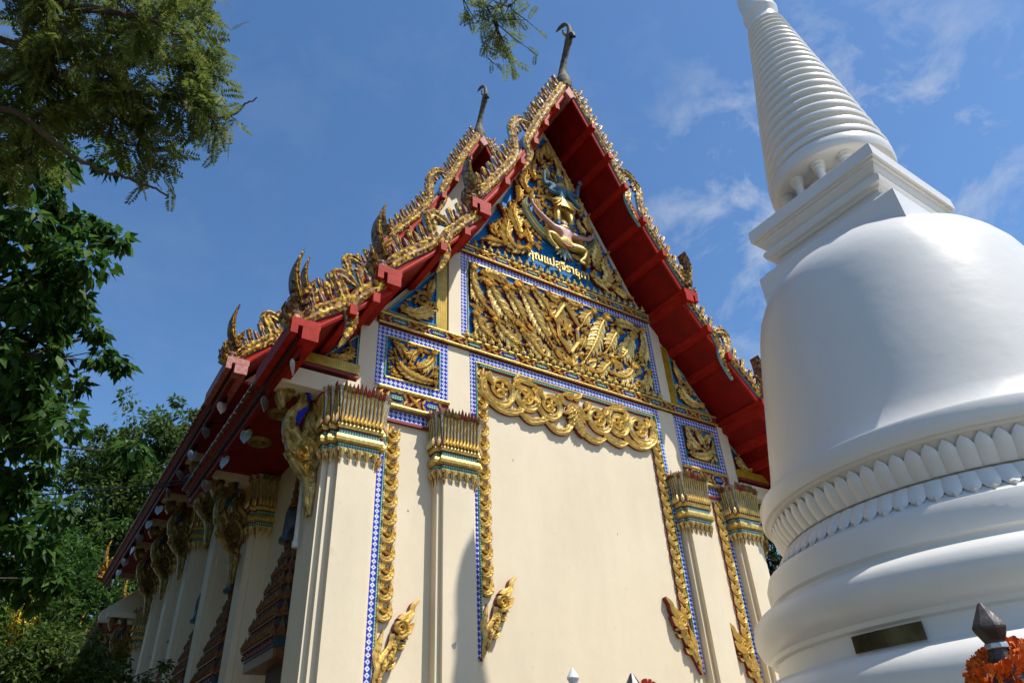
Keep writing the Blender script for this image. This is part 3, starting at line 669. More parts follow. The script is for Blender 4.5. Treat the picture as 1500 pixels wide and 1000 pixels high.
# inscription
tcu = bpy.data.curves.new('inscription', 'FONT'); tcu.body = 'คุณแม่สุจิรายุคา'; tcu.size = .255; tcu.align_x = 'CENTER'; tcu.extrude = .012; tcu.offset = .004
to = bpy.data.objects.new('tmp', tcu); col.objects.link(to); bpy.context.view_layer.update()
dg = bpy.context.evaluated_depsgraph_get(); me = bpy.data.meshes.new_from_object(to.evaluated_get(dg)); bpy.data.objects.remove(to)
xs = [v.co.x for v in me.vertices]; wdt = (max(xs)-min(xs)) if xs else 1; sc = 1.36/max(wdt, .1)
me.transform(Matrix.Translation((-.05, -.11, 9.10)) @ Matrix.Rotation(math.pi/2, 4, 'X') @ Matrix.Diagonal((sc, max(sc, 1.0), 1.6, 1)))
me.materials.clear(); me.materials.append(MATS['gold_flat']); o = link('inscription', me, ped)

def skin(name, nodes, edges, matf, parent, sub=2, root=0):
    """one continuous skinned body; matf(co) -> material name"""
    me = bpy.data.meshes.new(name); me.from_pydata([n[0] for n in nodes], edges, [])
    ob = bpy.data.objects.new(name, me); col.objects.link(ob)
    md = ob.modifiers.new('s', 'SKIN'); md.use_smooth_shade = True
    for i, n in enumerate(nodes):
        sv = me.skin_vertices[0].data[i]; r = n[1]; sv.radius = (r, r) if not hasattr(r, '__len__') else r; sv.use_root = (i == root)
    sb = ob.modifiers.new('u', 'SUBSURF'); sb.levels = sub; sb.render_levels = sub
    bpy.context.view_layer.update(); dg = bpy.context.evaluated_depsgraph_get()
    m2 = bpy.data.meshes.new_from_object(ob.evaluated_get(dg)); bpy.data.objects.remove(ob)
    names = []
    m2.materials.clear()
    for p in m2.polygons:
        nm = matf(p.center)
        if nm not in names: names.append(nm); m2.materials.append(MATS[nm])
        p.material_index = names.index(nm); p.use_smooth = True
    return link(name, m2, parent)
# four-armed standing deity: pelvis (.10,-.22,10.98)
X, Y = .12, -.24
N_ = [((X, Y, 11.02), .095), ((X, Y, 11.16), .085), ((X, Y-.01, 11.32), .115), ((X, Y, 11.44), .06), ((X, Y-.01, 11.50), .040), ((X, Y-.02, 11.58), .075), ((X, Y-.01, 11.68), .06),
      ((X-.09, Y, 10.98), .075), ((X-.14, Y-.03, 10.78), .06), ((X-.13, Y, 10.60), .042), ((X-.13, Y-.06, 10.55), .03),
      ((X+.09, Y, 10.98), .075), ((X+.16, Y-.03, 10.76), .06), ((X+.13, Y, 10.56), .042), ((X+.13, Y-.06, 10.5), .03),
      ((X-.13, Y, 11.38), .055), ((X-.26, Y-.03, 11.22), .042), ((X-.14, Y-.12, 11.18), .03), ((X-.08, Y-.15, 11.2), .03),
      ((X+.13, Y, 11.38), .055), ((X+.27, Y-.02, 11.22), .042), ((X+.36, Y-.06, 11.12), .03), ((X+.38, Y-.08, 11.08), .03),
      ((X-.24, Y+.02, 11.42), .045), ((X-.34, Y, 11.34), .04), ((X-.33, Y-.03, 11.55), .03), ((X-.31, Y-.04, 11.62), .03),
      ((X+.24, Y+.02, 11.40), .045), ((X+.38, Y, 11.36), .04), ((X+.42, Y-.03, 11.56), .03), ((X+.44, Y-.04, 11.64), .03)]
E_ = [(0, 1), (1, 2), (2, 3), (3, 4), (4, 5), (5, 6), (0, 7), (7, 8), (8, 9), (9, 10), (0, 11), (11, 12), (12, 13), (13, 14), (2, 15), (15, 16), (16, 17), (17, 18), (2, 19), (19, 20), (20, 21), (21, 22), (15, 23), (23, 24), (24, 25), (25, 26), (19, 27), (27, 28), (28, 29), (29, 30)]
def dz_(p): return (X+(p[0]-X)*1.12, p[1]*.75, 10.02+(p[2]-10.5)*1.27)
N_ = [(dz_(p), r*1.14) for p, r in N_]
dei = skin('deity_statue', N_, E_, lambda c: 'gold_flat' if 10.22 < c.z < 10.80 and abs(c.x-X) < .26 else 'blue_skin', T)
def grow(mb): mb.v = [(X+(a-X)*1.14, b*.75-.02, 10.02+(c-10.5)*1.27) for a, b, c in mb.v]
cr = MB(); cr.lathe([(.078, 0), (.085, .03), (.06, .06), (.068, .08), (.045, .13), (.05, .15), (.025, .21), (.012, .3), (.003, .38)], X, Y-.005, 'gold_flat', 14, True, 11.61); 
for sg in (-1, 1): cr.tube([(X+sg*.075, Y, 11.63), (X+sg*.085, Y-.01, 11.55), (X+sg*.07, Y-.02, 11.48)], [.015, .02, .008], 'gold_flat')
grow(cr); cr.build('crown', dei)
sk = MB(); sk.lathe([(.105, 0), (.125, -.06), (.16, -.14), (.19, -.2), (.15, -.18), (.1, -.05)], X, Y, 'gold_flat', 16, True, 11.10)
for i in range(-3, 4): sk.leaf(shift(FACADE, X, 0, -Y+.08), (i*.03, 11.1), -math.pi/2+i*.28, .24, .03, .3*i, .02, .05, 3, 6)
grow(sk); sk.build('skirt', dei); sk = MB(); sk.lathe([(.10, 0), (.14, .02), (.13, .05)], X, Y, 'gold_flat', 14, True, 11.36); grow(sk); sk.build('collar', dei)
hd = MB(); hd.lathe([(.002, 0), (.03, .03), (.045, .06), (.03, .09), (.004, .13)], X+.45, Y-.05, 'blue_skin', 10, True, 11.62); grow(hd); hd.build('emblem', dei); hd = MB(); hd.tube([(X-.06, Y-.15, 11.1), (X-.10, Y-.17, 10.95), (X-.2, Y-.17, 10.85)], [.012, .014, .006], 'gold_flat'); grow(hd); hd.build('bow', dei)
fb = MB()
for sg in (-1, 1):
    fb.lathe([(.001, -.014), (.012, -.008), (.014, 0), (.012, .008), (.001, .014)], X+sg*.027, Y-.088, 'far_white', 8, True, 11.59)
fb.tube([(X, Y-.09, 11.60), (X, Y-.108, 11.565), (X, Y-.09, 11.555)], [.006, .012, .008], 'blue_skin'); fb.tube([(X-.025, Y-.09, 11.535), (X, Y-.10, 11.53), (X+.025, Y-.09, 11.535)], [.003, .007, .003], 'ribbon'); grow(fb); fb.build('face', dei)
# winged bird-man below, arms raised
X, Y = .12, -.20
N_ = [((X, Y, 9.98), .10), ((X, Y-.02, 10.14), .10), ((X, Y-.03, 10.30), .15), ((X, Y-.03, 10.44), .065), ((X, Y-.05, 10.52), .10), ((X, Y-.03, 10.62), .075),
      ((X-.22, Y, 10.36), .07), ((X-.42, Y-.02, 10.50), .055), ((X-.62, Y-.04, 10.68), .042), ((X-.72, Y-.05, 10.86), .036), ((X-.70, Y-.06, 10.94), .04),
      ((X+.22, Y, 10.34), .07), ((X+.42, Y-.02, 10.34), .055), ((X+.62, Y-.04, 10.42), .042), ((X+.72, Y-.05, 10.58), .036), ((X+.70, Y-.06, 10.66), .04),
      ((X-.12, Y, 9.92), .09), ((X-.32, Y-.12, 9.98), .085), ((X-.44, Y-.1, 10.0), .062), ((X-.38, Y-.08, 9.78), .05), ((X-.2, Y-.06, 9.62), .035), ((X-.3, Y-.12, 9.56), .03),
      ((X+.12, Y, 9.92), .09), ((X+.32, Y-.12, 9.88), .085), ((X+.44, Y-.1, 9.88), .062), ((X+.40, Y-.08, 9.66), .05), ((X+.28, Y-.06, 9.5), .035), ((X+.38, Y-.12, 9.44), .03), ((X, Y-.13, 10.5), .035)]
E_ = [(0, 1), (1, 2), (2, 3), (3, 4), (4, 5), (2, 6), (6, 7), (7, 8), (8, 9), (9, 10), (2, 11), (11, 12), (12, 13), (13, 14), (14, 15), (0, 16), (16, 17), (17, 18), (18, 19), (19, 20), (20, 21), (0, 22), (22, 23), (23, 24), (24, 25), (25, 26), (26, 27), (4, 28)]
DG = .46
N_ = [((p[0], p[1]*.62-.02, 9.36+(p[2]-9.44)*.76), r*.90) for p, r in N_]
gar = skin('winged_statue', N_, E_, lambda c: 'pink_skin' if c.z > 9.84 and c.z < 10.23 or abs(c.x-X) > .5 and c.z > 9.86 else 'gold_flat', T)
def drop(mb): mb.v = [(a, b*.62-.02, 9.36+(c-9.44)*.76) for a, b, c in mb.v]
for sg in (-1, 1):
    wb = MB(); dz = .16 if sg < 0 else 0
    for j, (L0, mm_) in enumerate(((.0, 'wing_green'), (.045, 'gold_flat'), (.09, 'wing_green'), (.135, 'wing_green'))):
        P = smooth_path([(X+sg*.12, 10.08-L0*.4), (X+sg*(.38+L0*.3), 10.02-L0+dz*.4), (X+sg*(.66+L0*.4), 10.28-L0+dz), (X+sg*(.80+L0*.35), 10.66+dz-L0*.4), (X+sg*.76, 10.92+dz)], 6)
        wb.ribbon(shift(FACADE, 0, 0, .10+.012*(3-j)), P, lerp_list([.03, .045, .05, .04, .008], len(P)), .015, .04, mm_, 'maroon')
    drop(wb); wb.build('wing', gar)
tb = MB()
for i in range(-3, 4): tb.leaf(shift(FACADE, X, 0, .1), (0, 9.86), -math.pi/2+i*.24, .42-.03*abs(i), .05, .1*i, .03, .06, 0, 7, m='wing_green' if i % 2 else 'silver')
tb.prism([(X-.18, 9.98), (X+.2, 9.94), (X+.12, 9.84), (X, 9.80), (X-.12, 9.88)], FACADE, .26, .31, 'ribbon'); drop(tb); tb.build('tail', gar)
cb = MB(); cb.lathe([(.10, 0), (.11, .03), (.08, .06), (.085, .08), (.05, .12), (.02, .16), (.004, .22)], X, Y-.03, 'gold_flat', 14, True, 10.56); cb.lathe([(.09, 0), (.15, .015), (.14, .045), (.08, .05)], X, Y-.03, 'gold_flat', 16, True, 10.38); drop(cb); cb.build('crown', gar)
fb = MB()
for sg in (-1, 1): fb.lathe([(.001, -.014), (.014, -.008), (.016, 0), (.014, .008), (.001, .014)], X+sg*.036, Y-.135, 'far_white', 8, True, 10.54)
fb.tube([(X-.04, Y-.145, 10.475), (X, Y-.155, 10.465), (X+.04, Y-.145, 10.475)], [.005, .014, .005], 'far_white'); drop(fb); fb.build('face', gar)
# ------------------------------------------------------------------ roofs
def tier_lists(kind):
    if kind == 'front':
        return [[(0, 13.27), (.45, 12.36), (.77, 11.68), (1.06, 11.0), (1.39, 10.28), (1.74, 9.6), (2.28, 8.72)], [(2.12, 8.62), (2.9, 7.68), (3.70, 6.78)], [(3.55, 6.72), (4.1, 6.15), (4.66, 5.62)]]
    return [[(0, 15.12), (.45, 14.1), (.82, 13.15), (1.15, 12.45), (1.5, 11.75), (1.9, 11.1), (2.35, 10.4)], [(2.2, 10.3), (2.9, 9.3), (3.72, 8.35)], [(3.58, 8.3), (4.1, 7.6), (4.72, 6.9)]]
def roof(kind, y0, y1, name='roof'):
    mb = MB(); ts = tier_lists(kind)
    for sg in (-1, 1):
        for P in ts:
            for (a, b) in zip(P[:-1], P[1:]):
                d = np.array([b[0]-a[0], b[1]-a[1]]); d /= np.linalg.norm(d); n = np.array([-d[1], d[0]])*.11
                if n[1] < 0: n = -n
                A = [(a[0], a[1]), (b[0], b[1]), (b[0]+n[0], b[1]+n[1]), (a[0]+n[0], a[1]+n[1])]
                vs = [(sg*x, y, z) for y in (y0, y1) for x, z in A]
                mb.add(vs, [(0, 1, 5, 4), (3, 7, 6, 2), (0, 3, 2, 1), (4, 5, 6, 7), (1, 2, 6, 5), (0, 4, 7, 3)], ['red_paint', 'tile', 'red_paint', 'red_paint', 'red_paint', 'red_paint'])
            # scalloped tile ends along the eave
            b = P[-1]
            k = int((y1-y0)/.16)
            for i in range(k):
                y = y0+(i+.5)*(y1-y0)/k; mb.box(*sorted((sg*(b[0]-.02), sg*(b[0]+.11))), y-.07, y+.07, b[1]+.055+.012*(i % 2), b[1]+.10+.012*(i % 2), 'tile')
    o = mb.build(name, T)
    return o, ts
def rake(P, sg, y, parent, first=True, mt='glass_gold', teeth=True, wave=True, scale=1.):
    """gold serpent board that follows one roof tier, with a row of flame teeth"""
    F = frame((0, y, 0), (1, 0, 0), (0, 0, 1)) if sg > 0 else None
    def G(u, v, n=0.): return np.array([sg*u, y-n, v])
    S = [0]; 
    for a, b in zip(P[:-1], P[1:]): S.append(S[-1]+math.hypot(b[0]-a[0], b[1]-a[1]))
    L = S[-1]
    def pt(s, off):
        s_ = s*L; x = np.interp(s_, S, [p[0] for p in P]); z = np.interp(s_, S, [p[1] for p in P])
        i = min(len(P)-2, max(0, int(np.searchsorted(S, s_)-1))); d = np.array([P[i+1][0]-P[i][0], P[i+1][1]-P[i][1]]); d /= np.linalg.norm(d)
        return np.array([x, z])+np.array([-d[1], d[0]])*off
    mb = MB(); k = dict(m=mt, side='blue_line')
    base = .14
    long_ = L > 3
    sA = .50 if long_ else .40
    A = [pt(0, base), pt(sA*.33, base), pt(sA*.66, base-.01), pt(sA*.9, base-.02)]
    e = A[-1]; q = 1.0 if long_ else .72
    A += [e+np.array([.10, -.28])*q, e+np.array([.06, -.55])*q, e+np.array([.13, -.85])*q, e+np.array([.26, -1.12])*q]
    Pa = smooth_path(A, 7); n = len(Pa)
    wa = [.088*min(1, (n-1-i)/(n*.38)+.10) for i in range(n)]
    mb.ribbon(G, Pa, wa, .022, .05, double=True, **k)
    B = [pt(sA*.80, base+.10)+np.array([-.02, 0]), pt(sA*.86, base+.30), pt(sA*1.0, base+.33), pt(sA*1.12, base+.16), pt(sA*1.3, base+.0), pt((sA*1.3+1)/2, base+.02), pt(.97, base+.03), pt(1.02, base+.12)]
    Pb = smooth_path(B, 7); n = len(Pb); mb.ribbon(G, Pb, [.088*min(1, i/(n*.10)+.3)*(1.0 if i < n*.9 else 1.15) for i in range(n)], .026, .055, double=True, **k)
    # red batten below the serpent
    bt = [pt(i/14, .02) for i in range(15)]; mb.ribbon(lambda u, v, n_=0: G(u, v, n_-.03), bt, [.05]*15, .02, .03, 'red_trim', 'red_trim', True)
    o = mb.build('rake_board', parent)
    tb = MB(); nt = int(L/.225)
    for i in range(nt):
        s = (i+.6)/nt
        if s > .97: continue
        off = base+.06; p = pt(s, off + (.10 if abs(s-sA*1.0) < .05 else 0))
        d = pt(min(1, s+.03), 0)-pt(max(0, s-.03), 0); d /= np.linalg.norm(d); nn = np.array([-d[1], d[0]]); nn = nn if nn[0] > 0 else -nn
        a = math.atan2(nn[1]+1.1, nn[0]*.8+.0)
        tb.leaf(G, tuple(p), a-.15, .29*scale, .042, .40, .02, .035, 0, 8, m=mt if i % 4 else 'worn_glass', side='blue_line' if i % 3 else 'ribbon', double=True, prof=lambda t: (.75+.35*t) if t < .85 else 1.05*max(.05, math.sqrt(max(0, 1-((t-.85)/.15)**2))))
        tb.leaf(G, tuple(p+d*.10), a-.1, .20*scale, .04, -.5, .02, .03, 0, 5, m='worn_glass', side='ribbon', double=True)
    tb.build('flame_teeth', o)
    return o
def finial(P, sg, y, parent, mt='worn_glass', L=1.05):
    def G(u, v, n=0.): return np.array([sg*u, y-n, v])
    mb = MB(); x, z = P[-1][0]+.06, P[-1][1]+.12
    hp = lambda t: max(.03, np.interp(t, [0, .12, .35, .6, .85, 1], [.6, .55, 1, .82, .35, .02]))
    mb.leaf(G, (x-.04, z+.20), math.pi/2-.38, L*.88, .058, .85, .05, .10, 0, 16, m=mt, side='worn_glass', double=True, prof=hp)
    mb.leaf(G, (x-.035, z+.23), math.pi/2-.38, L*.86, .036, .83, .10, .125, 0, 14, m='glass_gold', side=mt, double=True, prof=hp)
    mb.leaf(G, (x-.03, z+.42), math.pi/2+.55, .22, .04, -.6, .04, .07, 0, 6, m='glass_gold', side=mt, double=True)
    for (du, dv, a, l, c) in ((.10, .0, .3, .24, 1.3), (.12, .12, .6, .24, 1.2), (.07, .26, .9, .2, .9), (-.12, .02, 2.7, .24, -1.3), (-.12, .14, 2.4, .24, -1.2), (-.09, .28, 2.2, .2, -.9), (-.02, .02, 1.5, .34, .3), (.02, .1, 1.7, .3, -.3)):
        mb.leaf(G, (x+du*.5, z+dv), a, l*.75, .045, c, .05, .10, 3, 8, m=mt, side=mt, double=True)
    mb.lathe([(.04, 0), (.095, .05), (.08, .12), (.10, .17), (.06, .24), (.07, .30), (.04, .36)], sg*x, y, mt, 12, True, z-.05)
    return mb.build('roof_finial', parent)
def purlin(x, z, sg, y0, y1, parent, big=True, faded=False):
    mb = MB(); m_ = 'pink_faded' if faded else 'red_trim'
    if big:
        a = x-.12
        mb.box(*sorted((sg*(x-.18), sg*(x+.15))), y0-.14, y1, z+.02, z+.12, m_); mb.box(*sorted((sg*(x+.07), sg*(x+.15))), y0-.139, y1, z-.09, z+.019, m_); mb.box(*sorted((sg*(x-.17), sg*(x+.02))), y0-.141, y1, z-.14, z+.018, m_)
    else: mb.box(*sorted((sg*(x-.045), sg*(x+.045))), y0-.15, y1, z-.11, z+.03, m_)
    return mb.build('purlin', parent)
def chofa(y, z, parent, s=1.):
    mb = MB(); q = lambda dy, dz: (0, y+dy*s, z+dz*s)
    P = smooth_path([q(.10, -.15), q(.06, .10), q(.05, .32), q(.04, .55), q(-.06, .85), q(-.2, 1.12), q(-.33, 1.35), q(-.38, 1.55), q(-.36, 1.8), q(-.26, 2.0), q(-.08, 2.10), (0, y+.06*s, z+2.12*s)], 5)
    rs = lerp_list([.17, .21, .20, .13, .09, .08, .085, .105, .08, .055, .045, .055, .045, .012], len(P)); mb.tube(P, [r*s*.88*(1+.05*math.sin(i*2.3)) for i, r in enumerate(rs)], 'chofa_stone', 10)
    mb.lathe([(.16*s, -.1), (.2*s, -.02), (.16*s, .03)], 0, y+.07*s, 'glass_gold', 12, True, z)
    mb.tube([q(-.34, 1.42), q(-.46, 1.34), q(-.50, 1.2)], [.07*s, .065*s, .035*s], 'bronze', 8)
    # flame crest up the back of the neck
    def G(u, v, n=0.): return np.array([n, y+u*s, z+v*s])
    for i in range(7): mb.leaf(G, (-.26+.03*i if i < 3 else -.2, 1.55+.07*i) if i < 4 else (-.20+.05*(i-3), .9-.12*(i-4)), 1.2 if i < 4 else .9, .16, .03, .6, .01, .02, 0, 5, m='glass_gold', side='chofa_stone', double=True)
    return mb.build('ridge_finial', parent)

def roof_section(kind, y0, y1, ends, name='roof'):
    ro, ts = roof(kind, y0, y1, name)
    T1 = ts[0]
    for sg in (-1, 1):
        for ti, P in enumerate(ts):
            for ye in ends:
                rr = rake(P, sg, ye-.03 if ye == y0 else ye+.03, T)
                finial(P, sg, ye-.02, T, 'worn_glass' if ye == y0 else 'glass_gold', 1.0 if kind == 'front' else 1.0)
            purlin(P[-1][0]-.02, P[-1][1]+.04, sg, y0, y0+1.2, T, True, kind != 'front' and ti == 2)
        for (x, z) in (T1[1:-1]): purlin(x+.0, z, sg, y0, y0+1.2, T, False)
        for P in ts[1:]:
            purlin((P[0][0]+P[1][0])/2, (P[0][1]+P[1][1])/2, sg, y0, y0+1.2, T, False); purlin(P[1][0], P[1][1], sg, y0, y0+1.2, T, False)
    mb = MB(); z = T1[0][1]; mb.prism([(-.12, z-.18), (0, z+.05), (.12, z-.18), (0, z-.32)], frame((0, y0-.08, 0), (1, 0, 0), (0, 0, 1)), -1.2, 0, 'pink_faded'); mb.build('purlin', T)
    return ts
roof_section('front', -.9, 4.4, [-.9], 'front_roof'); roof_section('rear', 2.35, 15.3, [2.35, 15.3], 'middle_roof'); 
ro, tsb = roof('front', 14.2, 18.6, 'back_roof')
for P in tsb[1:]: finial(P, -1, 18.6, T, 'glass_gold'); finial(P, 1, 18.6, T, 'glass_gold')
chofa(-.88, 13.42, T, .95); chofa(2.45, 15.28, T, .9)
# gable walls behind the overhangs of the raised middle roof and its ends
for nm, y, b in (('gable_wall', 3.05, 6.5), ('gable_wall', 14.6, 6.0)):
    PR = tier_lists('rear'); poly = [(0, 15.0), (.4, 14.1), (.78, 13.1), (1.45, 11.7), (2.1, 10.5), (2.15, 10.2), (3.6, 8.3), (3.6, 8.1), (4.45, 7.1), (4.45, 6.9)]
    pg = poly+[(-x, z) for x, z in poly[::-1][:-1]]
    mb = MB(); mb.prism(pg, FACADE, -y-.12, -y, 'cream'); mb.build(nm, T)
for s in (-1, 1):
    mb = MB(); mb.prism([(s*4.72, 5.62), (s*4.72, 5.86), (s*4.1, 6.38), (s*3.62, 6.84), (s*3.62, 5.62)], FACADE, -14.19, -13.98, 'cream'); mb.build('end_panel', T)
    # flat soffits under the long eaves, fascia boards, coving
    for nm, y0, y1, xe, z in (('soffit', .12, 4.15, 4.60, 5.60), ('soffit', 4.2, 14.0, 4.64, 6.86), ('soffit', 14.15, 18.5, 4.60, 5.60), ('soffit', 2.6, 4.15, 4.64, 6.86)):
        mb = MB(); mb.box(*sorted((s*3.56, s*xe)), y0, y1, z+.02, z+.06, 'red_paint'); mb.build(nm, T)
    for y0, y1, xe, z in ((-.88, 4.3, 4.66, 5.62), (2.4, 15.28, 4.72, 6.9), (14.2, 18.58, 4.66, 5.62)):
        mb = MB(); mb.box(*sorted((s*(xe-.07), s*(xe-.02))), y0, y1, z-.16, z+.03, 'red_paint'); mb.box(*sorted((s*(xe-.018), s*(xe+.03))), y0, y1, z-.02, z+.07, 'red_trim'); mb.box(*sorted((s*(xe-.015), s*(xe+.02))), y0, y1, z-.07, z-.022, 'wood_dark'); mb.build('fascia', T)
# ceiling medallions
for y in (.95, 1.9, 3.9):
    for x, z in ((-4.25, 5.615),):
        mb = MB(); mb.lathe([(.0, -.05), (.05, -.045), (.06, -.02), (.10, -.02), (.12, -.04), (.15, -.03), (.18, 0)], x, y, 'gold_old', 20, True, z)
        mb.build('ceiling_medallion', T)
for y in (5.0, 6.7, 8.6, 10.4, 12.2):
    mb = MB(); mb.lathe([(.0, -.05), (.05, -.045), (.06, -.02), (.10, -.02), (.12, -.04), (.15, -.03), (.18, 0)], -4.2, y, 'gold_old', 16, True, 6.875); mb.build('ceiling_medallion', T)
# cream cross beams over the brackets
for s in (-1, 1):
    for y, z in [(.02, 5.48), (3.3, 5.5)]+[(y, 6.74) for y in SIDE_Y[1:5]]+[(13.2, 5.55), (15.5, 5.55)]:
        mb = MB(); mb.box(*sorted((s*3.59, s*4.63)), y-.14, y+.14, z, z+.24 if y < .1 else z+.14, 'cream'); mb.build('cross_beam', T)
# serpent brackets
def bracket(y, ztop, sg, zt=None):
    mb = MB(); H = 1.62
    def G(u, v, n=0.): return np.array([-sg*((3.97 if sg > 0 else 3.81)+u), y-n, ztop-H+v])
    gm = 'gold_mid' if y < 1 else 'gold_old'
    k = dict(m=gm, side=gm, double=True)
    P = smooth_path([(.02, 0), (.04, .16), (.04, .34), (.08, .50), (.17, .64), (.25, .80), (.35, 1.0), (.36, 1.18), (.27, 1.33), (.24, 1.48), (.33, 1.60), (.46, 1.57), (.53, 1.42), (.49, 1.26)], 6)
    mb.ribbon(G, P, lerp_list([.012, .05, .07, .08, .12, .14, .10, .085, .075, .065, .07, .075, .075, .055, .012], len(P)), .05, .10, rib=.26, **k)
    P = smooth_path([(.06, .52), (.02, .70), (.10, .86), (.20, .92), (.17, 1.02), (.10, 1.0)], 6); mb.ribbon(G, P, lerp_list([.04, .075, .07, .05, .035, .01], len(P)), .06, .11, rib=.3, **k)
    for sgn in (1, -1):
        Gs = (lambda sgn: (lambda u, v, n=0.: G(u, v, sgn*n)))(sgn)
        mb.ribbon(Gs, spiral((.20, .70), .085, .02, 4, 1.5, 1, 20), [.022]*21, .10, .135, gm, gm); mb.ribbon(Gs, spiral((.10, .55), .06, .015, 1, 1.4, -1, 16), [.018]*17, .09, .12, gm, gm)
        mb.ribbon(Gs, spiral((.43, 1.47), .06, .012, 2, 1.4, -1, 16), [.018]*17, .09, .115, gm, gm)
        for (u, v, a, L) in ((.16, .62, 2.4, .18), (.24, .78, 2.2, .18), (.12, .46, 2.2, .14), (.22, .62, .9, .2), (.30, .82, 1.2, .2), (.10, .44, 1.0, .16), (.36, 1.0, 1.7, .16), (.27, 1.36, 1.9, .14)): mb.leaf(Gs, (u, v), a, L, L*.25, -.9, .09, .125, 3, 8, m=gm, side=gm)
    for (u, v, a, L) in ((.33, .84, .4, .13), (.27, .66, .1, .12), (.53, 1.36, -2.4, .12), (.50, 1.56, .6, .10)): mb.leaf(G, (u, v), a, L, L*.3, .9, .03, .06, 2, 6, m=gm, side=gm, double=True)
    Pn = smooth_path([(.06, .84), (.03, 1.0), (.12, 1.10), (.13, 1.22), (.09, 1.30), (.12, 1.42)], 6); mb.ribbon(G, Pn, lerp_list([.07, .10, .085, .06, .04, .008], len(Pn)), .04, .09, rib=.3, **k)
    Pn = smooth_path([(.30, 1.06), (.28, 1.2), (.2, 1.32)], 5); mb.ribbon(G, Pn, lerp_list([.02, .045, .015], len(Pn)), .10, .125, m='royal_glass' if y < 1 else 'shrine_teal', side='royal_glass' if y < 1 else 'shrine_teal', double=True)
    Pn = smooth_path([(.20, 1.38), (.21, 1.46), (.26, 1.53)], 5); mb.ribbon(G, Pn, lerp_list([.01, .032, .012], len(Pn)), .10, .12, m='royal_glass' if y < 1 else 'shrine_teal', side='royal_glass' if y < 1 else 'shrine_teal', double=True)
    c = -sg*(4.01 if sg > 0 else 3.85)
    mb.lathe([(.004, -.03), (.03, .03), (.025, .06), (.045, .10), (.035, .13), (.06, .2), (.05, .24), (.075, .30), (.07, .33)], c, y, gm, 12, True, ztop-H)
    mb.lathe([(.068, .33), (.07, .38)], c, y, 'mosaic_green', 12, True, ztop-H); mb.lathe([(.075, .38), (.095, .41), (.07, .46)], c, y, gm, 12, True, ztop-H)
    return mb.build('eave_bracket', T)
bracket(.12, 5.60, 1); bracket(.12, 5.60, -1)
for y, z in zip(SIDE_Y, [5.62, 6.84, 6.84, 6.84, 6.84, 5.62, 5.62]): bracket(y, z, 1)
mb = MB(); mb.tube([(-4.02, .36, 3.72), (-4.02, .36, 4.9)], .028, 'pipe', 10); mb.tube([(-4.02, .36, 3.69), (-4.02, .36, 3.76)], .04, 'pipe', 10); mb.build('drain_pipe', T)

# windows with tiered spire crowns
def window(y, zt=4.95):
    Z = zt-3.2; root = MB(); root.box(-3.63, -3.58, y-.42, y+.42, 1.0, 2.75, 'shrine_gold'); root.box(-3.66, -3.60, y-.34, y+.34, 1.05, 2.7, 'wood_dark'); wd = root.build('window', T)
    mb = MB(); n = 7; z = 2.7
    mb.box(-3.88, -3.6, y-.60, y+.60, z-.02, z+.10, 'shrine_gold')
    for i in range(n):
        f = 1-i/(n+.6); hw = .62*f; dp = .30*f; h = .235*(1-.05*i)
        mb.box(-3.6-dp, -3.6, y-hw, y+hw, z+.10, z+.10+h*.45, 'shrine_teal'); mb.box(-3.6-dp-.03, -3.6, y-hw-.03, y+hw+.03, z+.10+h*.45, z+.10+h*.58, 'shrine_gold'); mb.box(-3.6-dp*.95, -3.6, y-hw*.95, y+hw*.95, z+.10+h*.58, z+.10+h, 'shrine_red')
        m_ = max(2, int(hw*2/.13))
        for j in range(m_):
            yy = y-hw+(j+.5)*2*hw/m_; mb.lathe([(.05, 0), (.055, .04), (.02, .11), (.003, .17)], -3.6-dp-.01, yy, 'shrine_gold', 6, True, z+.10+h*.55)
            mb.lathe([(.035, 0), (.04, .03), (.01, .08)], -3.6-dp-.0, yy, 'shrine_red', 5, True, z+.12)
        for j in range(2):
            yy = y-hw-.02; mb.lathe([(.05, 0), (.06, .05), (.02, .14), (.003, .22)], -3.6-dp*(j+.5)/2, yy, 'shrine_gold', 6, True, z+.10+h*.5)
        z += h
    mb.build('tiered_crown', wd)
    cb = MB(); cb.lathe([(.0, -.01), (.15, 0), (.15, .04), (.115, .09), (.105, .25), (.10, .40), (.075, .48), (.05, .50)], -3.68, y, 'shrine_cap', 8, False, z+.10)
    cb.lathe([(.06, .47), (.075, .5), (.045, .54), (.055, .6), (.035, .64), (.045, .7), (.025, .76), (.034, .82), (.018, .88), (.022, .95), (.012, 1.0), (.014, 1.1), (.004, 1.35)], -3.68, y, 'shrine_gold', 10, True, z+.10); cb.build('spire', wd)
for y in (1.75, 4.5, 6.75, 8.7, 10.42, 12.25): window(y)
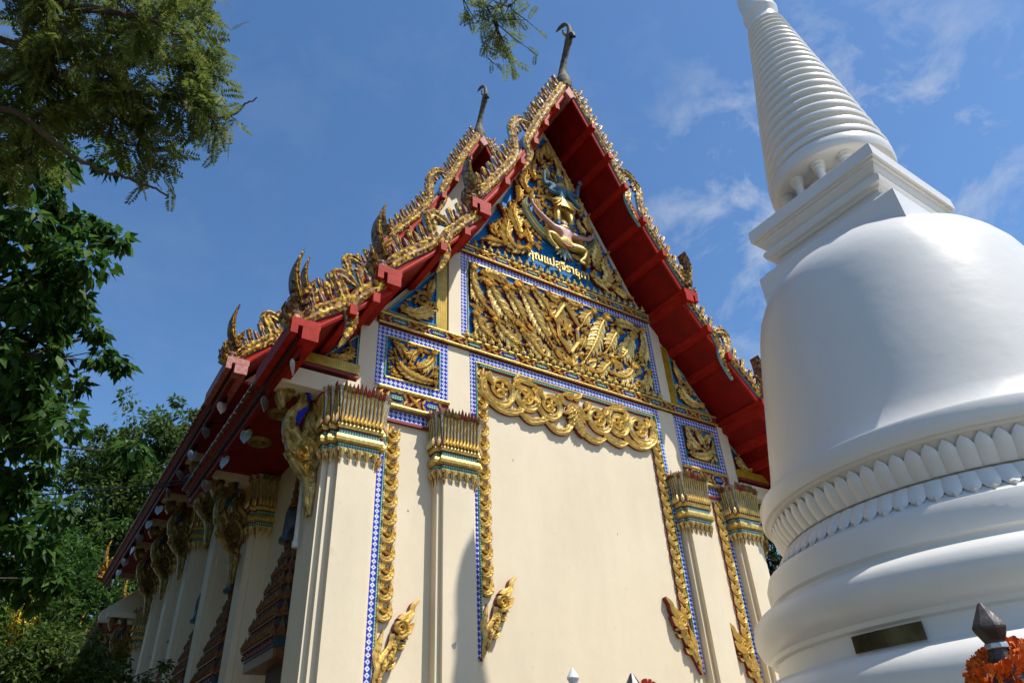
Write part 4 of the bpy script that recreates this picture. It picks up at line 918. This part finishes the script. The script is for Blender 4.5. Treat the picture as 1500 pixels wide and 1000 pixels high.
# red door-lintel underside of first crown is seen from below
# ------------------------------------------------------------------ wind bells along the eaves
def make_bell(label, group):
    e = empty('wind_bell', (0, 0, 0), label, 'wind bell', group)
    b = MB(); b.tube([(0, 0, 0), (0, 0, -.06)], .006, 'bronze', 5); b.lathe([(.004, -.05), (.03, -.06), (.042, -.09), (.048, -.14), (.058, -.17), (.05, -.17), (.03, -.1)], 0, 0, 'bronze', 14); ob = b.build('bell', e); ob.location = (0, 0, 0)
    h = MB(); h.tube([(0, 0, -.12), (0, 0, -.215)], .003, 'bronze', 4)
    prof = [(0, -.40), (.075, -.315), (.088, -.26), (.075, -.215), (.045, -.195), (.015, -.21), (0, -.225)]
    pts = prof+[(-x, z) for x, z in prof[::-1][1:-1]]
    n = len(pts); vs = [(x, -.004+.02*abs(x)/.09, z) for x, z in pts]+[(0, .012, -.29)]+[(x, .004+.02*abs(x)/.09, z) for x, z in pts]+[(0, .018, -.29)]
    fs = [(i, (i+1) % n, n) for i in range(n)]+[(n+1+(i+1) % n, n+1+i, 2*n+1) for i in range(n)]+[(i, n+1+i, n+1+(i+1) % n, (i+1) % n) for i in range(n)]
    h.add(vs, fs, 'silver'); oh = h.build('heart_leaf', e); oh.location = (0, 0, 0); return e
ORD = ['first', 'second', 'third', 'fourth', 'fifth', 'sixth', 'seventh', 'eighth', 'ninth', 'tenth', 'eleventh', 'twelfth', 'thirteenth', 'fourteenth']
b0 = None
spots = [('near', i, (-4.6, -.66+.965*i, 5.70-.05)) for i in range(5)]+[('upper', i, (-4.64, 3.0+1.0*i, 6.93-.05)) for i in range(12)]+[('far', i, (-4.6, 14.6+1.1*i, 5.65)) for i in range(3)]
NM = {'near': 'lower front eave', 'upper': 'long upper eave', 'far': 'far lower eave'}
for kind, i, p in spots:
    lab = 'silver heart-leaf wind bell, %s from the camera end of the %s' % (ORD[i], NM[kind]); grp = 'wind bells hanging along the eaves'
    if b0 is None: b0 = make_bell(lab, grp); o = b0
    else:
        o = b0.copy(); o['label'] = lab; col.objects.link(o)
        for ch in b0.children:
            c = ch.copy(); c.parent = o; col.objects.link(c)
    o.location = p; o.rotation_euler = (rng.uniform(-.08, .08), 0, rng.uniform(-1.5, 1.2))
# ------------------------------------------------------------------ white stupa
AX, AY = .82, -4.65
S = empty('stupa', (AX, AY, GZ), 'white bell-shaped stupa with ringed spire, lotus-petal band and small brass plate', 'stupa')
base = MB()
def low(mb):
    mb.v = [((AX+(a-AX)*1.008, AY+(b-AY)*1.008, c-.055) if GZ < c < 3.7 else (a, b, c)) for a, b, c in mb.v]
base.lathe([(2.95, GZ), (2.95, .35), (2.75, .42), (2.75, .85), (2.55, .95), (2.5, 1.05), (2.22, 1.1), (2.22, 1.40), (2.27, 1.46), (2.36, 1.56), (2.40, 1.70), (2.38, 1.82), (2.30, 1.91), (2.18, 1.955), (2.10, 1.96), (2.06, 1.975), (2.055, 2.12), (2.09, 2.135),
            (2.10, 2.17), (2.16, 2.21), (2.195, 2.29), (2.20, 2.37), (2.18, 2.45), (2.12, 2.51), (2.03, 2.545), (1.96, 2.55), (1.955, 2.60), (1.98, 2.625), (1.985, 2.78), (1.955, 2.86), (1.88, 2.885), (1.87, 2.90)], AX, AY, 'white_paint', 128)
low(base); base.build('base', S)
band = MB(); band.lathe([(1.87, 2.90), (1.84, 2.92), (1.73, 3.08), (1.70, 3.12), (1.72, 3.18), (1.79, 3.36), (1.80, 3.37), (1.83, 3.375), (1.83, 3.40), (1.86, 3.40)], AX, AY, 'white_paint', 128)
low(band)
# individual lotus petals: lower row points down, upper row points up
pet = MB(); NPET = 92
for i in range(NPET):
    for row in (0, 1):
        th = 2*math.pi*(i+.5*row)/NPET
        rows = []
        for j in range(7):
            t = j/6
            if row == 0: z = 3.10-.20*t; r = 1.725+.125*t+.018*math.sin(math.pi*t)
            else: z = 3.12+.245*t; r = 1.715+.085*t+.02*math.sin(math.pi*t)
            hw = .0625*(1 if t < .7 else max(0., 1-((t-.7)/.3)**1.5))
            lift = .017 if j < 6 else .008
            row_ = []
            for a, h_ in ((-1, 0), (-.8, .6), (0, 1.0), (.8, .6), (1, 0)):
                rr = r+lift*h_+(.02 if (t > .7 and abs(a) < .5 and row == 0) else 0); ph = th+a*hw/r
                row_.append((AX+rr*math.cos(ph), AY+rr*math.sin(ph), z))
            rows.append(row_)
        vs = [p for r_ in rows for p in r_]; pet.add(vs, [(j*5+k, j*5+k+1, (j+1)*5+k+1, (j+1)*5+k) for j in range(6) for k in range(4)], 'white_paint', False)
low(pet); pb_ = band; pb_.add(pet.v, pet.f, 'white_paint', False); pb_.build('petal_band', S)
bell = MB()
bell.lathe([(1.86, 3.40), (1.872, 3.42), (1.872, 3.56), (1.86, 3.585), (1.78, 3.60), (1.745, 3.64), (1.715, 3.76), (1.69, 3.88), (1.655, 4.1), (1.605, 4.4), (1.555, 4.7), (1.505, 5.0), (1.46, 5.25), (1.42, 5.45), (1.375, 5.62), (1.30, 5.78), (1.22, 5.90), (1.10, 6.01), (.95, 6.09), (.7, 6.14), (.0, 6.16)], AX, AY, 'white_paint', 128)
low(bell); bell.build('bell_dome', S)
hm = MB()
def sq(prof):
    vs = []; fs = []
    for h, z in prof: vs += [(AX-h, AY-h, z), (AX+h, AY-h, z), (AX+h, AY+h, z), (AX-h, AY+h, z)]
    for i in range(len(prof)-1):
        for j in range(4): fs.append((i*4+j, i*4+(j+1) % 4, (i+1)*4+(j+1) % 4, (i+1)*4+j))
    fs.append(tuple(range((len(prof)-1)*4, len(prof)*4))); hm.add(vs, fs, 'white_paint')
sq([(.875, 5.6), (.875, 6.28), (.845, 6.285), (.80, 6.36), (.72, 6.42), (.68, 6.50), (.68, 6.53), (.72, 6.535), (.73, 6.56), (.77, 6.575), (.785, 6.62), (.77, 6.67), (.735, 6.69), (.735, 6.71), (.76, 6.74), (.79, 6.79), (.795, 6.82), (.82, 6.825), (.82, 6.855), (.85, 6.86), (.85, 7.02), (.845, 7.03)])
hm.build('square_terrace', S)
cl = MB(); cl.lathe([(.42, 7.03), (.42, 7.52)], AX, AY, 'white_paint', 40); cl.build('drum', S)
for i in range(12):
    a = 2*math.pi*(i+.5)/12; c = MB(); c.lathe([(.075, 0), (.075, .04), (.055, .06), (.05, .34), (.065, .36), (.055, .38), (.08, .41), (.065, .43), (.09, .46), (.09, .50)], AX+.60*math.cos(a), AY+.60*math.sin(a), 'white_paint', 14, True, 7.02); c.build('column', S)
sp = MB(); pr = [(.0, 7.50), (.70, 7.50), (.745, 7.53), (.765, 7.60), (.765, 7.70), (.74, 7.74)]
z = 7.74; nr = 22; 
def rz(z): return np.interp(z, [7.7, 8.28, 9.0, 10.0, 11.1, 11.3], [.765, .685, .585, .425, .265, .245])
hts = np.array([1-.022*i for i in range(nr)]); hts = hts/hts.sum()*(11.10-7.74)
for h in hts:
    r0, r1 = rz(z), rz(z+h)
    pr += [(r0*.955-.012, z+.02*h), (r0-.004, z+h*.16), (r0+.003, z+h*.36), (r0-.008, z+h*.58), (r0*.955-.012, z+h*.72), (r1*.95-.014, z+h*.96)]; z += h
pr += [(.235, 11.12), (.215, 11.2), (.225, 11.28), (.262, 11.36), (.268, 11.42), (.25, 11.5), (.24, 11.6), (.255, 11.75), (.25, 11.95), (.21, 12.12), (.13, 12.26), (.06, 12.3), (.07, 12.36), (.04, 12.44), (.004, 12.5)]
sp.lathe(pr, AX, AY, 'white_paint', 72); sp.build('ringed_spire', S)
# brass plate lies on the recessed drum
pl = MB(); a0, a1, r = rad(171.3), rad(186.2), 2.075; n = 10
vs = []
for i in range(n+1):
    a = a0+(a1-a0)*i/n
    for rr, zz in ((r, 1.985), (r, 2.10), (r+.014, 1.985), (r+.014, 2.10)): vs.append((AX+rr*math.cos(a), AY+rr*math.sin(a), zz))
fs = []
for i in range(n):
    o = i*4; fs += [(o+2, o+3, o+7, o+6), (o, o+4, o+5, o+1), (o+1, o+5, o+7, o+3), (o, o+2, o+6, o+4)]
fs += [(0, 1, 3, 2), (n*4, n*4+2, n*4+3, n*4+1)]; pl.add(vs, fs, 'brass_plate'); low(pl); pl.build('name_plate', S)

# ------------------------------------------------------------------ boundary posts near the camera, garland
def post(p, rtop, label, mats, n=8, name='boundary_post', prof=None, squat=1):
    """p: world point of the tip"""
    e = empty(name, (p[0], p[1], GZ), label, 'post', None); z = p[2]
    m0, m1 = mats
    sh = MB(); sh.lathe([(rtop*1.5, GZ), (rtop*1.5, GZ+.15), (rtop*.95, GZ+.2), (rtop*.95, z-rtop*7.6), (rtop*1.3, z-rtop*7.3), (rtop*1.3, z-rtop*6.6), (rtop*1.0, z-rtop*6.2), (rtop*1.1, z-rtop*5.4), (rtop*.55, z-rtop*2.7)], p[0], p[1], m1, n, False); sh.build('shaft', e)
    hd = MB(); hd.lathe([(rtop*.55, z-rtop*2.7), (rtop*.62, z-rtop*2.3), (rtop*.98, z-rtop*1.62), (rtop, z-rtop*1.5), (rtop*.9, z-rtop*1.3), (rtop*.15, z-.004), (.001, z)], p[0], p[1], m0, n, False); hd.build('bud_tip', e)
    rg = MB(); rg.lathe([(rtop*.64, z-rtop*2.75), (rtop*.70, z-rtop*2.7), (rtop*.68, z-rtop*2.45), (rtop*.60, z-rtop*2.4)], p[0], p[1], 'silver', n, False); rg.build('collar', e)
    return e
p1 = at(1434, 882, 2.55); post(p1, .046, 'dark glass-faceted boundary post with a pointed bud, wearing the marigold garland', ('bud_glass', 'bud_glass'))
p2 = at(838, 977, 6.2); post(p2, .05, 'slim pale grey post with a rounded bud tip before the cream wall', ('far_white', 'far_white'), 14)
p3 = at(925, 985, 5.2); post(p3, .075, 'mosaic post with a pointed cap and a red flower tied on it', ('bud_glass', 'bud_glass'))
gb = MB(); c = np.array([p1[0], p1[1], p1[2]-.185]); r0 = .056; tilt = .12
for i in range(1500):
    a = rng.uniform(0, 2*math.pi); b = rng.uniform(0, 2*math.pi); rr = .043*math.sqrt(rng.uniform(.45, 1))
    q = c+np.array([(r0+rr*math.cos(b))*math.cos(a), (r0+rr*math.cos(b))*math.sin(a), rr*math.sin(b)*1.05+tilt*math.cos(a)*.3])
    d = np.array([math.cos(a)*math.cos(b), math.sin(a)*math.cos(b), math.sin(b)])+nrng.normal(0, .35, 3); d /= np.linalg.norm(d)
    t = np.cross(d, nrng.normal(0, 1, 3)); t /= np.linalg.norm(t); w_ = .006; L = .016
    gb.add([q-t*w_, q+t*w_, q+d*L+t*w_*1.1+t*.0, q+d*L*1.15, q+d*L-t*w_*1.1], [(0, 1, 2, 3, 4)], 'marigold')
tag(gb.build('flower_garland'), 'orange marigold garland looped round the dark pointed post', 'garland')
fbm = MB(); c3 = np.array([p3[0]+.06, p3[1]-.07, p3[2]-.11])
for i in range(70):
    d = nrng.normal(0, 1, 3); d /= np.linalg.norm(d); q = c3+d*.035; t = np.cross(d, nrng.normal(0, 1, 3)); t /= np.linalg.norm(t)
    fbm.add([q-t*.01, q+t*.01, q+d*.035+t*.008, q+d*.035-t*.008], [(0, 1, 2, 3)], 'red_flower')
tag(fbm.build('red_flower'), 'small red flower tied to the mosaic-capped post at the foot of the wall', 'flower')

# ------------------------------------------------------------------ overhead cables
for k, (va, vb, s, lab) in enumerate(((700, 689, .25, 'upper black overhead cable running left from the eave corner'), (706, 692, .35, 'lower black overhead cable running left from the eave corner'), (703, 690, .1, 'thin middle black overhead cable running left from the eave corner'))):
    a = at(-260, va+8, 16); b = np.array([-4.72, 4.3+.03*k, 5.86-.03*k]); mb = MB()
    mb.tube([a+(b-a)*t+np.array([0, 0, -s*4*t*(1-t)]) for t in np.linspace(0, 1, 20)], .011 if k != 2 else .007, 'cable', 5); tag(mb.build('overhead_cable'), lab, 'cable')
jb = MB(); jb.lathe([(.03, 0), (.09, .03), (.10, .1), (.06, .16), (.02, .2)], -4.70, 4.28, 'cable', 10, True, 5.76)
for i in range(5): jb.tube([(-4.7, 4.28, 5.86), (-4.7+rng.uniform(-.12, .2), 4.28+rng.uniform(-.3, .2), 5.86+rng.uniform(-.12, .1)), (-4.7+rng.uniform(.1, .6), 4.3+rng.uniform(-.1, .3), 5.76)], .006, 'cable', 4)
tag(jb.build('cable_junction'), 'black knot of cable clamps at the end of the lower front eave', 'cable clamp')

# ------------------------------------------------------------------ trees
def leaves_mesh(name, P, D, Nn, L, W, mname, parent, fold=.25):
    """P base points, D directions, Nn leaf normals (arrays); one pointed folded leaf each"""
    n = len(P); D = D/np.linalg.norm(D, axis=1)[:, None]; S_ = np.cross(D, Nn); S_ /= np.linalg.norm(S_, axis=1)[:, None]+1e-9; Z_ = np.cross(S_, D)
    L = L[:, None]; W = W[:, None]
    v = np.stack([P, P+D*L*.4+S_*W+Z_*W*fold, P+D*L-Z_*L*.12, P+D*L*.4-S_*W+Z_*W*fold, P+D*L*.5], 1).reshape(-1, 3)
    idx = np.arange(n)*5
    f = np.stack([idx, idx+1, idx+4, idx, idx+4, idx+3, idx+1, idx+2, idx+4, idx+4, idx+2, idx+3], 1).reshape(-1)
    me = bpy.data.meshes.new(name); me.vertices.add(len(v)); me.vertices.foreach_set('co', v.ravel())
    me.loops.add(len(f)); me.loops.foreach_set('vertex_index', f.astype(np.int32)); k = len(f)//3
    me.polygons.add(k); me.polygons.foreach_set('loop_start', np.arange(k, dtype=np.int32)*3); me.polygons.foreach_set('loop_total', np.full(k, 3, dtype=np.int32))
    me.update(calc_edges=True); me.materials.append(MATS[mname]); return link(name, me, parent)
def limb(mb, a, b, r0, r1, sag=.15, n=7, seed=0, m='bark'):
    r = random.Random(seed); a, b = np.array(a, float), np.array(b, float); L = np.linalg.norm(b-a); pts = []
    off = np.array([r.uniform(-1, 1), r.uniform(-1, 1), r.uniform(-.3, 1)])*L*sag
    for i in range(n):
        t = i/(n-1); pts.append(a+(b-a)*t+off*math.sin(math.pi*t)*.6+np.array([r.uniform(-1, 1), r.uniform(-1, 1), r.uniform(-1, 1)])*L*.012)
    mb.tube(pts, [r0+(r1-r0)*i/(n-1) for i in range(n)], m, 6); return pts
def tree(name, label, base, top, clumps, count, leafL, mname, seed, trunk_r=.25, group='trees around the hall', droop=.4):
    e = empty(name, (base[0], base[1], GZ), label, 'tree', group); tb = MB(); r = np.random.default_rng(seed)
    base = np.array([base[0], base[1], GZ]); top = np.array(top, float); sp_ = limb(tb, base, top, trunk_r, trunk_r*.45, .05, 10, seed)
    Ps = []; Ds = []
    tot = sum(c[3]**2 for c in clumps)
    for i, c in enumerate(clumps):
        cc = np.array(c[:3]); st = sp_[min(len(sp_)-1, 3+int(rng.random()*6))]
        if len(c) > 4: st = np.array(c[4])
        br = limb(tb, st, cc, trunk_r*.28, .02, .12, 8, seed+i)
        # sub clumps hung on twigs
        k = max(4, int(count*c[3]**2/tot)); ns = max(5, int(k/70)); 
        sub = cc+r.normal(0, 1, (ns, 3))*np.array([1, 1, .8])*c[3]*.52
        for j in range(0, ns, 2): limb(tb, br[-2-int(j % 3)], sub[j], .018, .005, .1, 4, seed+j)
        own = r.integers(0, ns, k); srad = c[3]*.24*(r.uniform(.5, 1.3, ns))
        d = r.normal(0, 1, (k, 3)); d /= np.linalg.norm(d, axis=1)[:, None]; rr = r.uniform(.3, 1, k)**.5
        Ps.append(sub[own]+d*(srad[own]*rr)[:, None]*np.array([1, 1, .75])); Ds.append(d*.8+np.array([0, 0, -droop])+r.normal(0, .35, (k, 3)))
    P = np.concatenate(Ps); D = np.concatenate(Ds); n = len(P); Nn = np.array([0, 0, 1.])+r.normal(0, .45, (n, 3))
    tb.build('trunk', e)
    leaves_mesh('crown', P, D, Nn, leafL*r.uniform(.6, 1.25, n), leafL*r.uniform(.2, .3, n), mname, e)
    return e
def cl_at(lst): return [tuple(at(u, v, d))+(r,) for u, v, d, r in lst]
# far trees behind the hall
tree('broadleaf_tree', 'tall rounded green tree rising behind the long eave of the hall', (-7.5, 34), at(205, 720, 38), cl_at([(185, 690, 36.4, 2.38), (245, 660, 37.8, 2.24), (280, 700, 39.2, 2.80), (150, 740, 36.4, 1.82), (215, 760, 37.8, 2.80), (255, 640, 39.2, 1.12), (165, 650, 37.8, 0.98), (300, 640, 39.2, 1.26), (190, 830, 36.4, 3.08), (250, 850, 36.4, 2.80), (130, 690, 37.1, 0.98)]), 42000, .27, 'leaf_far', 3)
tree('broadleaf_tree', 'dark dense tree behind the far end of the hall, left of the tall rounded one', (-12, 30), at(80, 830, 33), cl_at([(60, 810, 31.9, 1.89), (110, 830, 33.4, 2.17), (130, 900, 33.4, 2.61), (40, 870, 30.4, 2.32), (160, 950, 34.8, 2.90), (90, 960, 31.9, 2.61), (175, 900, 34.8, 1.74), (20, 770, 31.9, 1.30)])+[(-12, 11, 7.2, 3.48), (-13, 14, 11.6, 3.77), (-11.5, 15, 4, 2), (-10.5, 10, 2.5, 1.8), (-10.5, 6, 2, 1.6), (-9.6, 13, 5, 1.5), (-9.6, 9.5, 4.5, 1.3)], 50000, .2, 'leaf_broad', 4)  # the last, plain-coordinate clumps are unseen canopy added to block skylight
tree('flowering_tree', 'pale green tree with a yellow flower spray at lower left', (-11.5, 9), at(20, 960, 12.5), cl_at([(10, 905, 12.5, .55), (35, 950, 12.8, .55), (-30, 950, 12.5, .8), (15, 990, 12.5, .5)]), 3500, .13, 'leaf_bright', 5, .12)
fl = MB(); c = at(32, 912, 12.2); 
for i in range(1500):
    d = nrng.normal(0, 1, 3)*np.array([.5, .5, .9]); q = c+d*.15*np.array([1, 1, 1.2]); t = nrng.normal(0, 1, 3); t /= np.linalg.norm(t); s_ = np.cross(t, d); s_ /= np.linalg.norm(s_)+1e-9
    fl.add([q-t*.022, q+s_*.014, q+t*.022, q-s_*.014], [(0, 1, 2, 3)], 'yellow_flower')
tag(fl.build('flower_spray'), 'bright yellow spray of flowers on the pale green tree', 'flowers')
tree('feathery_bush', 'low fine-leaved green bush at the bottom left corner', (-9.0, 6), at(100, 1000, 11), cl_at([(60, 975, 11, .7), (110, 985, 11, .6), (20, 1000, 11, .8), (130, 1010, 11.5, .6), (80, 940, 11.4, .45)]), 15000, .075, 'leaf_far', 6, .1)
# big-leaved tree near, left
tree('broadleaf_tree', 'large-leaved dark tree hanging in from the left edge', (-11.8, 1.5), at(-160, 500, 10.5), cl_at([(30, 270, 9.5, .9), (85, 300, 9.6, .38), (125, 325, 9.7, .22), (20, 400, 9.3, .85), (75, 385, 9.5, .45), (25, 520, 9.3, .8), (80, 470, 9.4, .5), (118, 500, 9.4, .32), (70, 510, 9.3, .4), (10, 620, 9.3, .6), (40, 570, 9.2, .35), (50, 610, 9.2, .25), (95, 600, 9.3, .16), (20, 700, 9.3, .5), (-20, 790, 9.3, .75), (30, 780, 9.4, .5), (60, 690, 9.4, .25), (-60, 350, 9.5, 1.2), (-60, 600, 9.5, 1.2), (45, 850, 9.6, .35)])+[(-12.5, 3, 5.5, 1.5), (-14, 6.5, 6.5, 2.2), (-13, 4, 9.5, 2.0), (-14, 1, 8, 2.3), (-13, 9, 4.5, 1.6), (-12.5, 5.5, 3, 1.4)], 40000, .165, 'leaf_broad', 8, .3, droop=.8)  # clumps after the pixel-placed ones: out of view, added to darken the side wall
tree('broadleaf_tree', 'unseen tree added outside the left edge to shade the side wall, nearest the camera', (-12.5, -4), (-12.3, -3.5, 6), [(-11.5, -3, 4, 2), (-12.5, -5, 7, 2.6), (-11.5, -1, 8, 2.2), (-13, -2, 5, 2.5), (-12, -8, 5, 2.5)], 16000, .2, 'leaf_broad', 14, .3, droop=.8)  # out of view; added only to hold skylight off the side wall
tree('broadleaf_tree', 'unseen tree added beside the long side wall to keep it in shade', (-11, 8), (-10.8, 8.2, 5), [(-9.8, 4, 5, 1.3), (-9.9, 6, 7.5, 1.4), (-10.3, 9, 6, 1.7), (-10.5, 12, 6, 1.8), (-10, 7, 3, 1.4), (-10.4, 11, 3, 1.5), (-11, 15, 6, 2), (-10.5, 2, 7.5, 1.6), (-10, 3, 2.5, 1.3), (-10.8, 8.5, 9, 1.8)], 30000, .25, 'leaf_broad', 17, .25, droop=.6)  # added light blocker, never in view
# dark trees to the right behind the hall
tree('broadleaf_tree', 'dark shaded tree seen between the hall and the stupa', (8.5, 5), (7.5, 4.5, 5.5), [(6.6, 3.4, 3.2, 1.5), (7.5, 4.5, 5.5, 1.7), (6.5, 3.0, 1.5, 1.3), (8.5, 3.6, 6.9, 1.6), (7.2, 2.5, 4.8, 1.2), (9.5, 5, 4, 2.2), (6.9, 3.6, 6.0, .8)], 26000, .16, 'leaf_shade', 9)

# feathery tree overhead: pinnate fronds
def pinnate(P, D, L, mname, name, parent, seed):
    r = np.random.default_rng(seed); bp = []; bd = []; bn = []; bl = []; bw = []; st = MB()
    for p, d, l in zip(P, D, L):
        d = d/np.linalg.norm(d); nrm = np.array([0, 0, 1.])+r.normal(0, .35, 3); s_ = np.cross(d, nrm); s_ /= np.linalg.norm(s_); nrm = np.cross(s_, d)
        k = 11; side_curve = r.uniform(-.25, .25)
        pos = p.copy(); dd = d.copy()
        for j in range(k):
            pos = pos+dd*l/k; dd = dd+np.array([0, 0, -.05])+s_*side_curve*.15; dd /= np.linalg.norm(dd)
            for sg in (-1, 1):
                bp.append(pos); bd.append(s_*sg+dd*.45+r.normal(0, .08, 3)); bn.append(nrm); bl.append(l*.27*math.sin(math.pi*(j+1.2)/(k+1.5))**.5); bw.append(l*.042)
    return leaves_mesh(name, np.array(bp), np.array(bd), np.array(bn), np.array(bl), np.array(bw), mname, parent, .1)
def feather_tree(label, base, limbs, nfr, seed, L=.17, parent=None):
    e = parent or empty('feathery_tree', (base[0], base[1], GZ), label, 'tree', 'trees around the hall'); tb = MB(); P = []; D = []; Ls = []; r = np.random.default_rng(seed)
    for q, (pts, r0, dens) in enumerate(limbs):
        PP = smooth_path([np.array(p) for p in pts], 6); PP = [p+r.normal(0, .006, 3) for p in PP]; tb.tube(PP, lerp_list([r0, r0*.3], len(PP)), 'bark', 6)
        n = int(nfr*dens)
        for i in range(n):
            t = r.uniform(.12, 1)**.8; k = min(len(PP)-2, int(t*(len(PP)-1))); d0 = PP[k+1]-PP[k]; d0 = d0/np.linalg.norm(d0)
            # side twig carries several fronds
            td = d0*.6+r.normal(0, .6, 3)+np.array([0, 0, -.2]); td /= np.linalg.norm(td); tl = r.uniform(.05, .38); s0 = PP[k]; tb.tube([s0, s0+td*tl*.5+r.normal(0, .01, 3), s0+td*tl], [.005, .003, .0015], 'bark', 4, cap=False)
            for j in range(4):
                P.append(s0+td*tl*(.35+.65*j/3)); D.append(td*.5+r.normal(0, .6, 3)+np.array([0, 0, -.35])); Ls.append(L*r.uniform(.6, 1.15))
    tb.build('trunk', e); pinnate(P, D, Ls, 'leaf_feather', 'crown', e, seed+1); return e
def lat(lst): return [at(*q) for q in lst]
near = [(-500, 500, 9.5), (-300, 120, 7.5)]
LB = [(lat(near+[(-100, -40, 6.5), (40, 0, 6), (150, 15, 5.8), (220, 30, 5.6), (262, 52, 5.6)]), .05, 1.0), (lat([(-250, -20, 7), (20, -15, 6), (90, 40, 5.8), (150, 100, 5.8), (185, 130, 5.9)]), .035, 1.1),
      (lat([(-250, 100, 7), (0, 60, 6), (120, 140, 6), (180, 145, 6), (235, 140, 6), (290, 150, 6)]), .03, 1.1), (lat([(-200, 200, 6.5), (0, 160, 5.9), (90, 220, 5.8), (150, 250, 5.8), (200, 265, 5.8), (245, 285, 5.8)]), .026, .0), (lat([(170, 256, 5.8), (195, 258, 5.8), (212, 250, 5.8)]), .006, .0),
      (lat([(-100, 60, 6.5), (60, 80, 6.2), (150, 50, 6.2), (220, 60, 6.2), (285, 80, 6.2)]), .02, 1.1), (lat([(-100, 150, 6.2), (20, 180, 6), (90, 150, 6), (150, 160, 6), (200, 190, 6)]), .02, .8), (lat([(150, 160, 6), (170, 205, 6), (210, 215, 6), (245, 240, 6)]), .01, .35),
      (lat([(-100, -60, 6), (80, -30, 6), (200, -10, 6), (280, -5, 6)]), .03, .8), (lat([(250, 140, 6), (300, 168, 6), (330, 173, 6), (352, 160, 6), (375, 143, 6)]), .016, .0), (lat([(340, 171, 6), (350, 180, 6), (362, 186, 6)]), .005, .0),
      (lat([(-150, 0, 6.4), (-40, 100, 6.2), (40, 110, 6.2), (90, 60, 6.2)]), .02, 1.4), (lat([(-60, 200, 6.2), (30, 240, 6.1), (60, 160, 6.2)]), .015, .7), (lat([(230, 60, 6.2), (265, 85, 6.2), (295, 100, 6.2), (305, 95, 6.2)]), .008, .4), (lat([(230, 120, 6), (290, 150, 6), (310, 180, 6)]), .008, .45)]
feather_tree('fine-leaved feathery tree spreading over the top left corner', at(-500, 500, 9.5), [([np.array([at(-500, 500, 9.5)[0], at(-500, 500, 9.5)[1], GZ]), at(-500, 500, 9.5)], .2, 0)]+LB, 48, 21, .2)
feather_tree('thin drooping feathery twig hanging alone from above at top centre', at(700, -420, 5.5), [([np.array([at(700, -420, 5.5)[0]-1.5, at(700, -420, 5.5)[1]-4, GZ]), at(800, -900, 6.5), at(700, -420, 5.5), at(690, -80, 5.3), at(690, -10, 5.2)], .05, .0), (lat([(690, -10, 5.2), (713, 10, 5.2), (722, 25, 5.2), (730, 42, 5.2), (731, 65, 5.2)]), .008, .16), (lat([(713, 10, 5.2), (740, 9, 5.2), (750, 12, 5.2)]), .006, .12), (lat([(722, 70, 5.2), (716, 82, 5.2), (712, 90, 5.2)]), .002, .012), (lat([(660, -30, 5.2), (676, -5, 5.2), (680, 2, 5.2)]), .005, .04)], 100, 31, .12)
# pale building glimpsed through the trees
mb = MB(); c = at(140, 985, 34); mb.box(c[0]-4, c[0]+3, c[1], c[1]+6, GZ, c[2]+.6, 'far_white'); mb.box(c[0]-4.2, c[0]+3.2, c[1]-.2, c[1]+6.2, c[2]+.6, c[2]+.9, 'tile'); tag(mb.build('house'), 'white building glimpsed through the trees beyond the hall', 'house')
